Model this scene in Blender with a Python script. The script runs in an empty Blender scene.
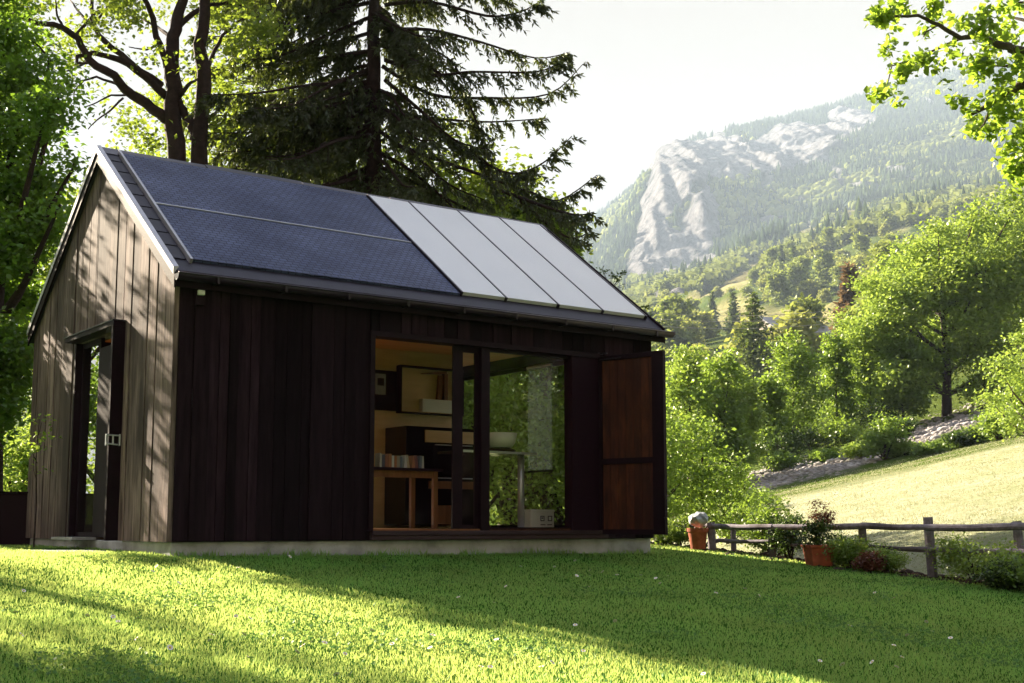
import bpy, math, random
import numpy as np
from mathutils import Vector, noise

PI = math.pi
SC = bpy.context.scene
COL = SC.collection
rng = np.random.default_rng(7)
random.seed(7)

# ------------------------------------------------------------------ camera numbers
F, PIT, SHIFT = 1262.08, 0.12, 31.51
CH = 1.26                                     # camera height above the lawn under it
SN, CS = math.sin(PIT), math.cos(PIT)
HX, HY, HZ, YAW = -3.2497, 12.0853, CH - 0.1587, 0.9387
D1 = np.array([math.sin(YAW), math.cos(YAW)])
D2 = np.array([-math.cos(YAW), math.sin(YAW)])
HL, HW = 6.19, 4.7636
SP = (4.4116 - 2.6) / (HW / 2 + 0.0995)


def at(px, py, Y):
    """a point of the photographed view at forward distance Y, in world metres"""
    xc = (px - 512) / F
    zc = (341.5 + SHIFT - py) / F
    ry = CS - zc * SN
    return np.array([xc / ry * Y, Y, (SN + zc * CS) / ry * Y + CH])


def slope_of(py):
    zc = (341.5 + SHIFT - py) / F
    return (SN + zc * CS) / (CS - zc * SN)


# ------------------------------------------------------------------ mesh helpers
def mesh_np(name, verts, faces, mat=None, smooth=False, uv=None):
    verts = np.asarray(verts, np.float32).reshape(-1, 3)
    faces = np.asarray(faces, np.int32)
    k = faces.shape[1]
    me = bpy.data.meshes.new(name)
    me.vertices.add(len(verts))
    me.vertices.foreach_set('co', verts.ravel())
    me.loops.add(faces.size)
    me.loops.foreach_set('vertex_index', faces.ravel())
    me.polygons.add(len(faces))
    me.polygons.foreach_set('loop_start', np.arange(0, faces.size, k, dtype=np.int32))
    me.polygons.foreach_set('loop_total', np.full(len(faces), k, np.int32))
    if smooth:
        me.polygons.foreach_set('use_smooth', np.ones(len(faces), bool))
    me.update(calc_edges=True)
    if mat:
        me.materials.append(mat)
    return me


class MB:
    """collects simple shapes and links them as one mesh object"""
    def __init__(s):
        s.v = []
        s.f = []

    def add(s, vs, fs):
        b = len(s.v)
        s.v += [tuple(v) for v in vs]
        s.f += [tuple(b + i for i in f) for f in fs]
        return s

    def box(s, x0, x1, y0, y1, z0, z1):
        return s.add([(x0, y0, z0), (x1, y0, z0), (x1, y1, z0), (x0, y1, z0),
                      (x0, y0, z1), (x1, y0, z1), (x1, y1, z1), (x0, y1, z1)],
                     [(0, 3, 2, 1), (4, 5, 6, 7), (0, 1, 5, 4), (1, 2, 6, 5), (2, 3, 7, 6), (3, 0, 4, 7)])

    def hexa(s, p):
        return s.add(p, [(0, 3, 2, 1), (4, 5, 6, 7), (0, 1, 5, 4), (1, 2, 6, 5), (2, 3, 7, 6), (3, 0, 4, 7)])

    def tube(s, pts, radii, n=8, cap=True, jitter=0.0):
        pts = [Vector(p) for p in pts]
        if not hasattr(radii, '__len__'):
            radii = [radii] * len(pts)
        vs = []
        up = None
        for i, p in enumerate(pts):
            d = (pts[min(i + 1, len(pts) - 1)] - pts[max(i - 1, 0)]).normalized()
            if up is None:
                up = d.orthogonal().normalized()
            a = (up - d * up.dot(d)).normalized()
            up = a
            b = d.cross(a)
            for k in range(n):
                t = 2 * PI * k / n
                r = radii[i] * (1 + (random.uniform(-jitter, jitter) if jitter else 0))
                vs.append(p + a * (r * math.cos(t)) + b * (r * math.sin(t)))
        fs = []
        for i in range(len(pts) - 1):
            for k in range(n):
                fs.append((i * n + k, i * n + (k + 1) % n, (i + 1) * n + (k + 1) % n, (i + 1) * n + k))
        if cap:
            fs.append(tuple(range(n))[::-1])
            fs.append(tuple((len(pts) - 1) * n + k for k in range(n)))
        return s.add(vs, fs)

    def lathe(s, prof, n=20, c=(0, 0, 0), sq=0):
        vs, fs = [], []
        for r, z in prof:
            for k in range(n):
                t = 2 * PI * k / n
                vs.append((c[0] + r * math.cos(t), c[1] + r * math.sin(t), c[2] + z))
        for i in range(len(prof) - 1):
            for k in range(n):
                fs.append((i * n + k, i * n + (k + 1) % n, (i + 1) * n + (k + 1) % n, (i + 1) * n + k))
        return s.add(vs, fs)

    def build(s, name, mat, parent=None, smooth=False, bevel=0.0):
        me = bpy.data.meshes.new(name)
        me.from_pydata(s.v, [], s.f)
        me.update()
        if smooth:
            me.polygons.foreach_set('use_smooth', [True] * len(me.polygons))
        me.materials.append(mat)
        o = bpy.data.objects.new(name, me)
        COL.objects.link(o)
        if parent:
            o.parent = parent
        if bevel:
            m = o.modifiers.new('bevel', 'BEVEL')
            m.width = bevel
            m.segments = 2
            m.limit_method = 'ANGLE'
        return o


def link(name, me, parent=None):
    o = bpy.data.objects.new(name, me)
    COL.objects.link(o)
    if parent:
        o.parent = parent
    return o


def tag(o, label=None, cat=None, group=None, kind=None):
    if label:
        o['label'] = label
    if cat:
        o['category'] = cat
    if group:
        o['group'] = group
    if kind:
        o['kind'] = kind
    return o


def thing(name, loc, rz=0.0, label=None, cat=None, group=None):
    o = bpy.data.objects.new(name, None)
    COL.objects.link(o)
    o.location = loc
    o.rotation_euler = (0, 0, rz)
    o.empty_display_size = 0.2
    return tag(o, label, cat, group)


def copy_tree(o, parent=None):
    c = o.copy()
    COL.objects.link(c)
    c.parent = parent
    for ch in list(o.children):
        copy_tree(ch, c)
    return c


# ------------------------------------------------------------------ materials
def new_mat(name):
    m = bpy.data.materials.new(name)
    m.use_nodes = True
    nt = m.node_tree
    nt.nodes.clear()
    out = nt.nodes.new('ShaderNodeOutputMaterial')
    return m, nt, out


def N(nt, t, **kw):
    n = nt.nodes.new(t)
    for k, v in kw.items():
        if k in n.inputs:
            n.inputs[k].default_value = v
        else:
            setattr(n, k, v)
    return n


def c4(c):
    return (c[0], c[1], c[2], 1)


def coords(nt, scale=(1, 1, 1), kind='Object'):
    tc = N(nt, 'ShaderNodeTexCoord')
    mp = N(nt, 'ShaderNodeMapping')
    mp.inputs['Scale'].default_value = scale
    nt.links.new(tc.outputs[kind], mp.inputs[0])
    return mp.outputs[0]


def ramp(nt, fac, stops):
    r = N(nt, 'ShaderNodeValToRGB')
    el = r.color_ramp.elements
    while len(el) < len(stops):
        el.new(0.5)
    for e, (p, c) in zip(el, stops):
        e.position = p
        e.color = c4(c)
    nt.links.new(fac, r.inputs[0])
    return r.outputs[0]


def mixc(nt, fac, a, b, mode='MIX'):
    m = N(nt, 'ShaderNodeMix', data_type='RGBA', blend_type=mode)
    for sock, v in ((0, fac), (6, a), (7, b)):
        if hasattr(v, 'links'):
            nt.links.new(v, m.inputs[sock])
        elif isinstance(v, (int, float)):
            m.inputs[sock].default_value = v
        else:
            m.inputs[sock].default_value = c4(v)
    return m.outputs[2]


def noise_n(nt, vec, scale, detail=4, rough=0.55):
    n = N(nt, 'ShaderNodeTexNoise')
    n.inputs['Scale'].default_value = scale
    n.inputs['Detail'].default_value = detail
    n.inputs['Roughness'].default_value = rough
    nt.links.new(vec, n.inputs['Vector'])
    return n.outputs['Fac']


def bump(nt, h, strength=0.3, dist=0.02):
    b = N(nt, 'ShaderNodeBump')
    b.inputs['Strength'].default_value = strength
    b.inputs['Distance'].default_value = dist
    nt.links.new(h, b.inputs['Height'])
    return b.outputs[0]


def plain(name, col, rough=0.6, metal=0.0, var=0.15, nscale=6.0, bmp=0.15, spec=0.5, bdist=0.01):
    m, nt, out = new_mat(name)
    v = coords(nt)
    nz = noise_n(nt, v, nscale, 6)
    dark = tuple(c * (1 - var) for c in col)
    lite = tuple(min(1, c * (1 + var)) for c in col)
    cc = ramp(nt, nz, [(0.3, dark), (0.7, lite)])
    p = N(nt, 'ShaderNodeBsdfPrincipled', Roughness=rough, Metallic=metal)
    p.inputs['Specular IOR Level'].default_value = spec
    nt.links.new(cc, p.inputs['Base Color'])
    if bmp:
        nt.links.new(bump(nt, noise_n(nt, v, nscale * 8, 4), bmp, bdist), p.inputs['Normal'])
    nt.links.new(p.outputs[0], out.inputs[0])
    return m


def wood(name, c1, c2, scale=(14, 14, 1.2), rough=0.75, isl=0.5, bmp=0.35, spec=0.3, stain=None):
    """boards: grain runs along local z; every board (mesh island) has its own tone"""
    m, nt, out = new_mat(name)
    v = coords(nt, scale)
    g = N(nt, 'ShaderNodeNewGeometry')
    off = N(nt, 'ShaderNodeVectorMath', operation='MULTIPLY_ADD')
    comb = N(nt, 'ShaderNodeCombineXYZ')
    for i in range(3):
        nt.links.new(g.outputs['Random Per Island'], comb.inputs[i])
    nt.links.new(comb.outputs[0], off.inputs[0])
    off.inputs[1].default_value = (37, 53, 71)
    nt.links.new(v, off.inputs[2])
    nz = noise_n(nt, off.outputs[0], 1.6, 8, 0.62)
    cc = ramp(nt, nz, [(0.28, c1), (0.72, c2)])
    tone = N(nt, 'ShaderNodeMapRange')
    tone.inputs[3].default_value = 1 - isl
    tone.inputs[4].default_value = 1 + isl
    nt.links.new(g.outputs['Random Per Island'], tone.inputs[0])
    hsv = N(nt, 'ShaderNodeHueSaturation')
    nt.links.new(tone.outputs[0], hsv.inputs['Value'])
    nt.links.new(cc, hsv.inputs['Color'])
    cc = hsv.outputs[0]
    if stain:
        v2 = coords(nt, (1.5, 1.5, 0.5))
        cc = mixc(nt, ramp(nt, noise_n(nt, v2, 1.3, 5), [(0.42, (0, 0, 0)), (0.68, (1, 1, 1))]), cc, stain)
    p = N(nt, 'ShaderNodeBsdfPrincipled', Roughness=rough)
    p.inputs['Specular IOR Level'].default_value = spec
    nt.links.new(cc, p.inputs['Base Color'])
    nt.links.new(bump(nt, noise_n(nt, off.outputs[0], 5, 6), bmp, 0.006), p.inputs['Normal'])
    nt.links.new(p.outputs[0], out.inputs[0])
    return m


def leafmat(name, c_dark, c_lite, c_trans, trans=0.45, nscale=0.6, gloss=0.06, autumn=None):
    m, nt, out = new_mat(name)
    v = coords(nt)
    g = N(nt, 'ShaderNodeNewGeometry')
    nz = noise_n(nt, v, nscale, 3)
    add = N(nt, 'ShaderNodeMath', operation='MULTIPLY_ADD')
    nt.links.new(g.outputs['Random Per Island'], add.inputs[0])
    add.inputs[1].default_value = 0.5
    sub = N(nt, 'ShaderNodeMath', operation='MULTIPLY_ADD')
    nt.links.new(nz, sub.inputs[0])
    sub.inputs[1].default_value = 1.2
    sub.inputs[2].default_value = -0.35
    nt.links.new(sub.outputs[0], add.inputs[2])
    stops = [(0.15, c_dark), (0.8, c_lite)]
    if autumn:
        stops.append((0.97, autumn))
    cc = ramp(nt, add.outputs[0], stops)
    tc = mixc(nt, 0.75, cc, c_trans)
    d = N(nt, 'ShaderNodeBsdfDiffuse')
    t = N(nt, 'ShaderNodeBsdfTranslucent')
    gl = N(nt, 'ShaderNodeBsdfGlossy', Roughness=0.45)
    gl.inputs['Color'].default_value = (0.9, 0.95, 0.8, 1)
    nt.links.new(cc, d.inputs[0])
    nt.links.new(tc, t.inputs[0])
    m1 = N(nt, 'ShaderNodeMixShader')
    m1.inputs[0].default_value = trans
    nt.links.new(d.outputs[0], m1.inputs[1])
    nt.links.new(t.outputs[0], m1.inputs[2])
    m2 = N(nt, 'ShaderNodeMixShader')
    m2.inputs[0].default_value = gloss
    nt.links.new(m1.outputs[0], m2.inputs[1])
    nt.links.new(gl.outputs[0], m2.inputs[2])
    nt.links.new(m2.outputs[0], out.inputs[0])
    return m


def glass_mat(name, ior=1.5, tint=(0.93, 0.95, 0.92), boost=1.0):
    m, nt, out = new_mat(name)
    fr = N(nt, 'ShaderNodeFresnel', IOR=ior)
    mu = N(nt, 'ShaderNodeMath', operation='MULTIPLY', use_clamp=True)
    mu.inputs[1].default_value = boost
    ge = N(nt, 'ShaderNodeNewGeometry')
    fs = N(nt, 'ShaderNodeMath', operation='SUBTRACT')
    fs.inputs[0].default_value = 1.0
    nt.links.new(ge.outputs['Backfacing'], fs.inputs[1])
    fm = N(nt, 'ShaderNodeMath', operation='MULTIPLY')
    nt.links.new(fs.outputs[0], fm.inputs[0])
    nt.links.new(fr.outputs[0], fm.inputs[1])
    nt.links.new(fm.outputs[0], mu.inputs[0])
    t = N(nt, 'ShaderNodeBsdfTransparent')
    t.inputs[0].default_value = c4(tint)
    g = N(nt, 'ShaderNodeBsdfGlossy', Roughness=0.0)
    mx = N(nt, 'ShaderNodeMixShader')
    nt.links.new(mu.outputs[0], mx.inputs[0])
    nt.links.new(t.outputs[0], mx.inputs[1])
    nt.links.new(g.outputs[0], mx.inputs[2])
    nt.links.new(mx.outputs[0], out.inputs[0])
    return m


M = {}
M['front_boards'] = wood('stained_boards', (0.0065, 0.0026, 0.0052), (0.025, 0.0125, 0.0190), isl=0.7, spec=0.10, rough=0.9)
M['gable_boards'] = wood('weathered_boards', (0.020, 0.012, 0.015), (0.36, 0.262, 0.245), isl=0.4, stain=(0.060, 0.042, 0.042), spec=0.15)
M['dark_frame'] = plain('dark_frame_paint', (0.012, 0.0030, 0.0078), 0.6, var=0.3, spec=0.15)
M['leaf_panel'] = wood('inner_shutter_boards', (0.014, 0.003, 0.003), (0.15, 0.042, 0.014), scale=(7, 7, 1.6), isl=0.35, rough=0.6, stain=(0.035, 0.007, 0.006))
M['deck'] = wood('sill_boards', (0.03, 0.014, 0.02), (0.075, 0.045, 0.055), scale=(1.5, 18, 18), isl=0.3)
M['warm_wood'] = wood('pine_lining', (0.58, 0.41, 0.22), (0.72, 0.54, 0.31), scale=(1.5, 6, 8), isl=0.04, rough=0.6, bmp=0.05)
M['ceiling_wood'] = wood('ceiling_lining', (0.62, 0.34, 0.13), (0.75, 0.46, 0.19), scale=(1.2, 6, 8), isl=0.04, rough=0.5, bmp=0.05)
M['orange_wood'] = wood('varnished_wood', (0.13, 0.048, 0.018), (0.25, 0.105, 0.04), scale=(12, 12, 1.2), isl=0.1, rough=0.4)
M['black_gloss'] = plain('black_lacquer', (0.012, 0.006, 0.009), 0.12, var=0.1, bmp=0)
M['black_matt'] = plain('black_board', (0.016, 0.003, 0.010), 0.6, var=0.1, bmp=0, spec=0.15)
M['white'] = plain('white_enamel', (0.72, 0.72, 0.68), 0.35, var=0.04, bmp=0)
M['steel'] = plain('brushed_steel', (0.62, 0.63, 0.70), 0.35, metal=0.5, var=0.08, bmp=0.05)
M['paper'] = plain('print_paper', (0.30, 0.31, 0.36), 0.8, var=0.2, nscale=30)
M['glass'] = glass_mat('window_glass', 1.33, (0.99, 1.0, 0.985))
M['side_glass'] = glass_mat('side_door_glass', 1.6, (0.45, 0.46, 0.44), 3.6)
M['iron'] = plain('gutter_metal', (0.045, 0.035, 0.05), 0.32, metal=0.6, var=0.2)
M['zinc'] = plain('pale_zinc_trim', (0.46, 0.45, 0.50), 0.42, metal=0.4, var=0.12)
M['roof_base'] = plain('roof_felt', (0.020, 0.015, 0.032), 0.6, var=0.3)
M['tool'] = plain('rusty_iron', (0.10, 0.055, 0.04), 0.7, var=0.3)


def make_concrete():
    m, nt, out = new_mat('plinth_concrete')
    v = coords(nt)
    c = ramp(nt, noise_n(nt, v, 2.2, 8, 0.65), [(0.32, (0.24, 0.24, 0.25)), (0.55, (0.50, 0.50, 0.53)), (0.75, (0.60, 0.60, 0.63))])
    p = N(nt, 'ShaderNodeBsdfPrincipled', Roughness=0.85)
    nt.links.new(c, p.inputs['Base Color'])
    nt.links.new(bump(nt, noise_n(nt, v, 60, 5), 0.5, 0.01), p.inputs['Normal'])
    nt.links.new(p.outputs[0], out.inputs[0])
    return m


M['concrete'] = make_concrete()


def make_slate():
    """dark blue honeycomb shingle mat: scalloped rows raised by a bump"""
    m, nt, out = new_mat('blue_slate_mat')
    v = coords(nt, (1, 1, 1))
    br = N(nt, 'ShaderNodeTexBrick', offset=0.5)
    br.inputs['Scale'].default_value = 1.0
    br.inputs['Brick Width'].default_value = 0.085
    br.inputs['Row Height'].default_value = 0.050
    br.inputs['Mortar Size'].default_value = 0.006
    br.inputs['Mortar Smooth'].default_value = 0.6
    br.inputs['Color1'].default_value = (1, 1, 1, 1)
    br.inputs['Color2'].default_value = (0.62, 0.62, 0.62, 1)
    br.inputs['Mortar'].default_value = (0, 0, 0, 1)
    warp = N(nt, 'ShaderNodeVectorMath', operation='ADD')
    wn = N(nt, 'ShaderNodeTexNoise')
    wn.inputs['Scale'].default_value = 9
    sc = N(nt, 'ShaderNodeVectorMath', operation='SCALE')
    sc.inputs['Scale'].default_value = 0.03
    nt.links.new(v, wn.inputs['Vector'])
    nt.links.new(wn.outputs['Color'], sc.inputs[0])
    nt.links.new(v, warp.inputs[0])
    nt.links.new(sc.outputs[0], warp.inputs[1])
    nt.links.new(warp.outputs[0], br.inputs['Vector'])
    big = noise_n(nt, v, 1.1, 6)
    base = ramp(nt, big, [(0.3, (0.050, 0.064, 0.155)), (0.7, (0.120, 0.145, 0.285))])
    cc = mixc(nt, 0.7, base, br.outputs['Color'], 'MULTIPLY')
    p = N(nt, 'ShaderNodeBsdfPrincipled', Roughness=0.52)
    p.inputs['Specular IOR Level'].default_value = 0.2
    nt.links.new(cc, p.inputs['Base Color'])
    nt.links.new(bump(nt, br.outputs['Color'], 0.9, 0.015), p.inputs['Normal'])
    nt.links.new(p.outputs[0], out.inputs[0])
    return m


M['slate'] = make_slate()


def make_polycarb():
    m, nt, out = new_mat('pale_collector_glass')
    v = coords(nt)
    w = N(nt, 'ShaderNodeTexWave', wave_type='BANDS', bands_direction='X')
    w.inputs['Scale'].default_value = 12
    w.inputs['Distortion'].default_value = 0.3
    nt.links.new(v, w.inputs['Vector'])
    cc = ramp(nt, w.outputs['Fac'], [(0.0, (0.58, 0.60, 0.68)), (1.0, (0.66, 0.68, 0.75))])
    cc = mixc(nt, noise_n(nt, v, 1.5, 5), cc, (0.76, 0.76, 0.80))
    p = N(nt, 'ShaderNodeBsdfPrincipled', Roughness=0.3)
    nt.links.new(cc, p.inputs['Base Color'])
    p.inputs['Coat Weight'].default_value = 0.6
    p.inputs['Coat Roughness'].default_value = 0.12
    nt.links.new(p.outputs[0], out.inputs[0])
    return m


M['polycarb'] = make_polycarb()
M['terracotta'] = plain('terracotta', (0.40, 0.10, 0.045), 0.85, var=0.4, nscale=9)
M['soil'] = plain('bark_soil', (0.055, 0.032, 0.024), 0.95, var=0.5, nscale=30, bmp=0.8, bdist=0.03)
M['fence_wood'] = wood('greyed_fence_wood', (0.11, 0.095, 0.115), (0.32, 0.29, 0.34), scale=(9, 9, 9), isl=0.25, stain=(0.06, 0.045, 0.05))
M['bark'] = plain('dark_bark', (0.036, 0.018, 0.020), 0.95, var=0.5, nscale=10, bmp=0.9, bdist=0.03)
M['bark_grey'] = plain('grey_bark', (0.09, 0.07, 0.055), 0.95, var=0.45, nscale=8, bmp=0.7, bdist=0.03)

M['leaf_maple'] = leafmat('maple_leaves', (0.035, 0.075, 0.012), (0.12, 0.21, 0.028), (0.48, 0.68, 0.06), 0.55)
M['leaf_left'] = leafmat('broad_leaves', (0.022, 0.055, 0.010), (0.095, 0.19, 0.022), (0.32, 0.54, 0.04), 0.42)
M['leaf_beech'] = leafmat('beech_leaves', (0.035, 0.055, 0.010), (0.11, 0.17, 0.025), (0.38, 0.50, 0.05), 0.5, autumn=(0.22, 0.07, 0.03))
M['leaf_mid'] = leafmat('garden_tree_leaves', (0.040, 0.085, 0.014), (0.14, 0.24, 0.035), (0.42, 0.60, 0.07), 0.42, 0.35)
M['leaf_pale'] = leafmat('pale_tree_leaves', (0.065, 0.12, 0.020), (0.21, 0.32, 0.050), (0.50, 0.66, 0.10), 0.42, 0.35)
M['leaf_far'] = leafmat('hillside_leaves', (0.06, 0.095, 0.022), (0.22, 0.27, 0.055), (0.42, 0.50, 0.10), 0.35, 0.08)
M['leaf_far_light'] = leafmat('pale_hillside_leaves', (0.13, 0.16, 0.035), (0.34, 0.37, 0.09), (0.52, 0.56, 0.13), 0.35, 0.08)
M['needles'] = leafmat('spruce_needles', (0.012, 0.015, 0.009), (0.034, 0.046, 0.018), (0.15, 0.20, 0.02), 0.25, 0.5)
M['needles_pale'] = leafmat('pale_conifer_needles', (0.02, 0.035, 0.012), (0.07, 0.10, 0.03), (0.20, 0.28, 0.05), 0.3, 0.5)
M['needles_brown'] = leafmat('browned_needles', (0.075, 0.045, 0.028), (0.17, 0.11, 0.06), (0.30, 0.20, 0.09), 0.3, 0.3)
M['leaf_red'] = leafmat('reddish_shoots', (0.07, 0.025, 0.015), (0.22, 0.06, 0.04), (0.40, 0.15, 0.06), 0.35, 2.0)
M['leaf_dark'] = leafmat('dark_shrub_leaves', (0.014, 0.028, 0.008), (0.045, 0.08, 0.018), (0.14, 0.24, 0.03), 0.3, 2.0)


# ------------------------------------------------------------------ terrain
def sstep(a, b, x):
    t = np.clip((x - a) / (b - a), 0, 1)
    return t * t * (3 - 2 * t)


def smin(a, b, k):
    h = np.clip(0.5 + 0.5 * (b - a) / k, 0, 1)
    return b * (1 - h) + a * h - k * h * (1 - h)


PXS = np.array([-900, -400, 0, 400, 560, 600, 640, 660, 700, 760, 800, 850, 900, 960, 1024, 1300, 1900.])
ROWS = {  # picture row of the ground at each column, by forward distance
    75:   [520, 518, 515, 512, 510, 508, 500, 495, 485, 471, 462, 449, 436, 420, 403, 340, 300],
    100:  [515, 510, 505, 500, 492, 488, 480, 475, 464, 446, 432, 418, 405, 390, 372, 310, 280],
    200:  [500, 490, 480, 465, 450, 442, 430, 422, 408, 385, 372, 355, 340, 325, 305, 250, 230],
    350:  [480, 465, 450, 430, 408, 398, 375, 365, 350, 334, 325, 312, 298, 285, 270, 220, 200],
    500:  [460, 440, 420, 400, 380, 372, 352, 344, 332, 322, 315, 302, 286, 274, 262, 205, 180],
    700:  [440, 420, 400, 380, 358, 350, 330, 322, 314, 300, 288, 272, 258, 248, 238, 190, 165],
    900:  [425, 405, 385, 362, 342, 335, 316, 308, 300, 283, 268, 252, 240, 230, 218, 175, 150],
    1300: [400, 380, 360, 345, 325, 318, 298, 290, 283, 264, 250, 236, 218, 205, 192, 155, 135],
    1800: [370, 350, 335, 322, 306, 298, 276, 272, 266, 246, 226, 206, 192, 175, 160, 130, 115],
    2050: [358, 340, 322, 308, 290, 278, 235, 215, 205, 200, 192, 178, 162, 145, 130, 110, 100],
    2250: [350, 332, 315, 298, 278, 262, 202, 168, 172, 176, 172, 160, 144, 127, 112, 96, 90],
    2600: [340, 322, 305, 290, 264, 246, 198, 160, 150, 148, 142, 132, 120, 106, 92, 80, 75],
    3000: [335, 318, 302, 286, 254, 228, 190, 164, 140, 124, 118, 108, 92, 80, 66, 60, 60],
    3500: [332, 316, 300, 284, 247, 217, 194, 175, 150, 132, 124, 116, 102, 92, 80, 70, 70],
    4200: [380, 360, 350, 330, 300, 280, 250, 230, 210, 190, 180, 170, 150, 130, 120, 100, 100],
}
YK = np.array(sorted(ROWS))
TK = np.array([[slope_of(r) for r in ROWS[y]] for y in sorted(ROWS)])
LYK = np.log(YK)


def far_slope(px, Y):
    """elevation slope (height above the camera over distance) of the far ground"""
    ly = np.log(np.clip(Y, YK[0], YK[-1]))
    cols = np.stack([np.interp(px, PXS, TK[i]) for i in range(len(YK))])
    idx = np.clip(np.searchsorted(LYK, ly, side='right') - 1, 0, len(YK) - 2)
    t = (ly - LYK[idx]) / (LYK[idx + 1] - LYK[idx])
    ar = np.arange(len(ly))
    return cols[idx, ar] * (1 - t) + cols[idx + 1, ar] * t


def vnoise(x, y, seed=0):
    """smooth value noise, vectorised"""
    def h(i, j):
        n = (i * 374761393 + j * 668265263 + seed * 144665) & 0x7fffffff
        n = ((n ^ (n >> 13)) * 1274126177) & 0x7fffffff
        return ((n ^ (n >> 16)) & 0xffff) / 65535.0
    x0 = np.floor(x).astype(np.int64)
    y0 = np.floor(y).astype(np.int64)
    fx, fy = x - x0, y - y0
    fx = fx * fx * (3 - 2 * fx)
    fy = fy * fy * (3 - 2 * fy)
    a = h(x0, y0) * (1 - fx) + h(x0 + 1, y0) * fx
    b = h(x0, y0 + 1) * (1 - fx) + h(x0 + 1, y0 + 1) * fx
    return a * (1 - fy) + b * fy


def fbm(x, y, oct=4, seed=0):
    s, a, t = 0, 0.5, 0
    for o in range(oct):
        s = s + a * vnoise(x, y, seed + o)
        t += a
        x, y, a = x * 2.03 + 17, y * 2.03 + 5, a * 0.5
    return s / t - 0.5


CREST = np.array([(-40, 40), (1.2, 18.6), (2.3, 17.1), (3.25, 15.8), (4.6, 14.3), (5.45, 13.4), (12, 7.5), (30, -8)])


def crest_y(x):
    return np.interp(x, CREST[:, 0], CREST[:, 1])


def ground(x, y):
    """height of the ground, world metres"""
    x = np.asarray(x, float)
    y = np.asarray(y, float)
    lawn = -1.258 - 0.0586 * x + 0.065 * y
    lawn = smin(lawn, np.full_like(lawn, -0.27), 0.10)
    lawn = np.maximum(lawn, -2.2)
    bump_ = fbm(x * 0.35, y * 0.35, 3, 3) * 0.05
    field = -2.57 + 0.228 * x + 0.0237 * y
    field = -smin(-field, np.full_like(field, 1.0) + 0.02 * (y - 15), 0.6)
    side = sstep(-1, 4, x + (y - 18) * -0.02)
    flat = -0.35 + 0.0 * y
    field = field * side + (flat - 0.004 * np.clip(y - 20, 0, 60)) * (1 - side)
    k = sstep(0.8, 3.4, y - crest_y(x))
    near = lawn * (1 - k) + (field + fbm(x * 0.12, y * 0.12, 4, 9) * 0.35 * sstep(18, 30, y)) * k + bump_
    Yc = np.maximum(y, 1)
    px = 512 + (x / Yc) * F * 0.985
    s = far_slope(np.atleast_1d(px).ravel(), np.atleast_1d(Yc).ravel()).reshape(np.shape(Yc)) if np.ndim(Yc) else far_slope(np.array([px]), np.array([Yc]))[0]
    far = s * Yc
    rel = sstep(150, 900, Yc)
    far = far + fbm(x / 60, y / 60, 4, 21) * 22 * rel + fbm(x / 300, y / 300, 4, 33) * (30 + 55 * sstep(1300, 1900, Yc)) * rel * (1 - 0.6 * sstep(2300, 3200, Yc))
    j = sstep(58, 76, y)
    return near * (1 - j) + far * j + CH


def gz(x, y):
    return float(ground(np.array([x]), np.array([y]))[0])


def set_attr(me, name, arr):
    a = me.attributes.new(name, 'FLOAT', 'POINT')
    a.data.foreach_set('value', np.asarray(arr, np.float32))


# one grid, cut into named pieces that share their borders
ys = np.concatenate([np.arange(-45, 3, 1.5), np.arange(3, 22, 0.16), np.geomspace(22, 80, 130)[1:], np.geomspace(80, 900, 130)[1:],
                     np.geomspace(900, 1750, 110)[1:], np.geomspace(1750, 2750, 260)[1:], np.geomspace(2750, 4200, 60)[1:]])
ss = np.sign(np.linspace(-1, 1, 521)) * np.abs(np.linspace(-1, 1, 521)) ** 1.25
Wd = np.maximum(26, 0.75 * ys)
GX = ss[None, :] * Wd[:, None]
GY = np.repeat(ys[:, None], len(ss), 1)
GZ = ground(GX, GY)
nr, nc = GX.shape
# picture position of every grid point (for painting what grows where)
gt = (GZ - CH) / np.maximum(GY, 1)
gpx = 512 + GX / np.maximum(GY, 1) / (CS + gt * SN) * F
gpy = 341.5 + SHIFT - F * (-SN + gt * CS) / (CS + gt * SN)


def blob(cx, cy, rx, ry, ang=0.0):
    c_, s_ = math.cos(ang), math.sin(ang)
    dx, dy = gpx - cx, gpy - cy
    u, v = (dx * c_ + dy * s_) / rx, (-dx * s_ + dy * c_) / ry
    return np.exp(-(u * u + v * v) ** 1.5)


rock = np.zeros_like(GX)
for b in [(655, 215, 14, 75, 0.12), (672, 180, 24, 38, 0.2), (690, 165, 34, 22, 0.0), (668, 262, 26, 30, 0.3), (700, 225, 20, 40, 0.25),
          (640, 245, 8, 30, 0.3), (790, 150, 46, 21, -0.25), (740, 160, 34, 17, -0.1), (845, 128, 36, 14, -0.3), (868, 120, 12, 8, -0.3),
          (772, 222, 16, 5, 0), (690, 268, 30, 14, 0), (720, 145, 26, 10, -0.1)]:
    rock = np.maximum(rock, blob(*b))
rock = rock * sstep(1400, 1700, GY)
nz_r = fbm(GX / 40, GZ / 90, 4, 55)
nz_r2 = fbm(GX / 16, GZ / 30, 3, 57)
rock_m = sstep(0.16, 0.40, rock * 0.9 + nz_r * 1.1 + nz_r2 * 0.5)
# cliffs: pull the face into vertical ribs
GYd = GY - rock_m * (np.abs(fbm(GX / 60, GZ / 400, 6, 77)) * 150 + np.abs(fbm(GX / 14, GZ / 90, 4, 78)) * 50)
GZd = GZ + rock_m * fbm(GX / 12, GY / 12, 3, 79) * 7

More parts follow.
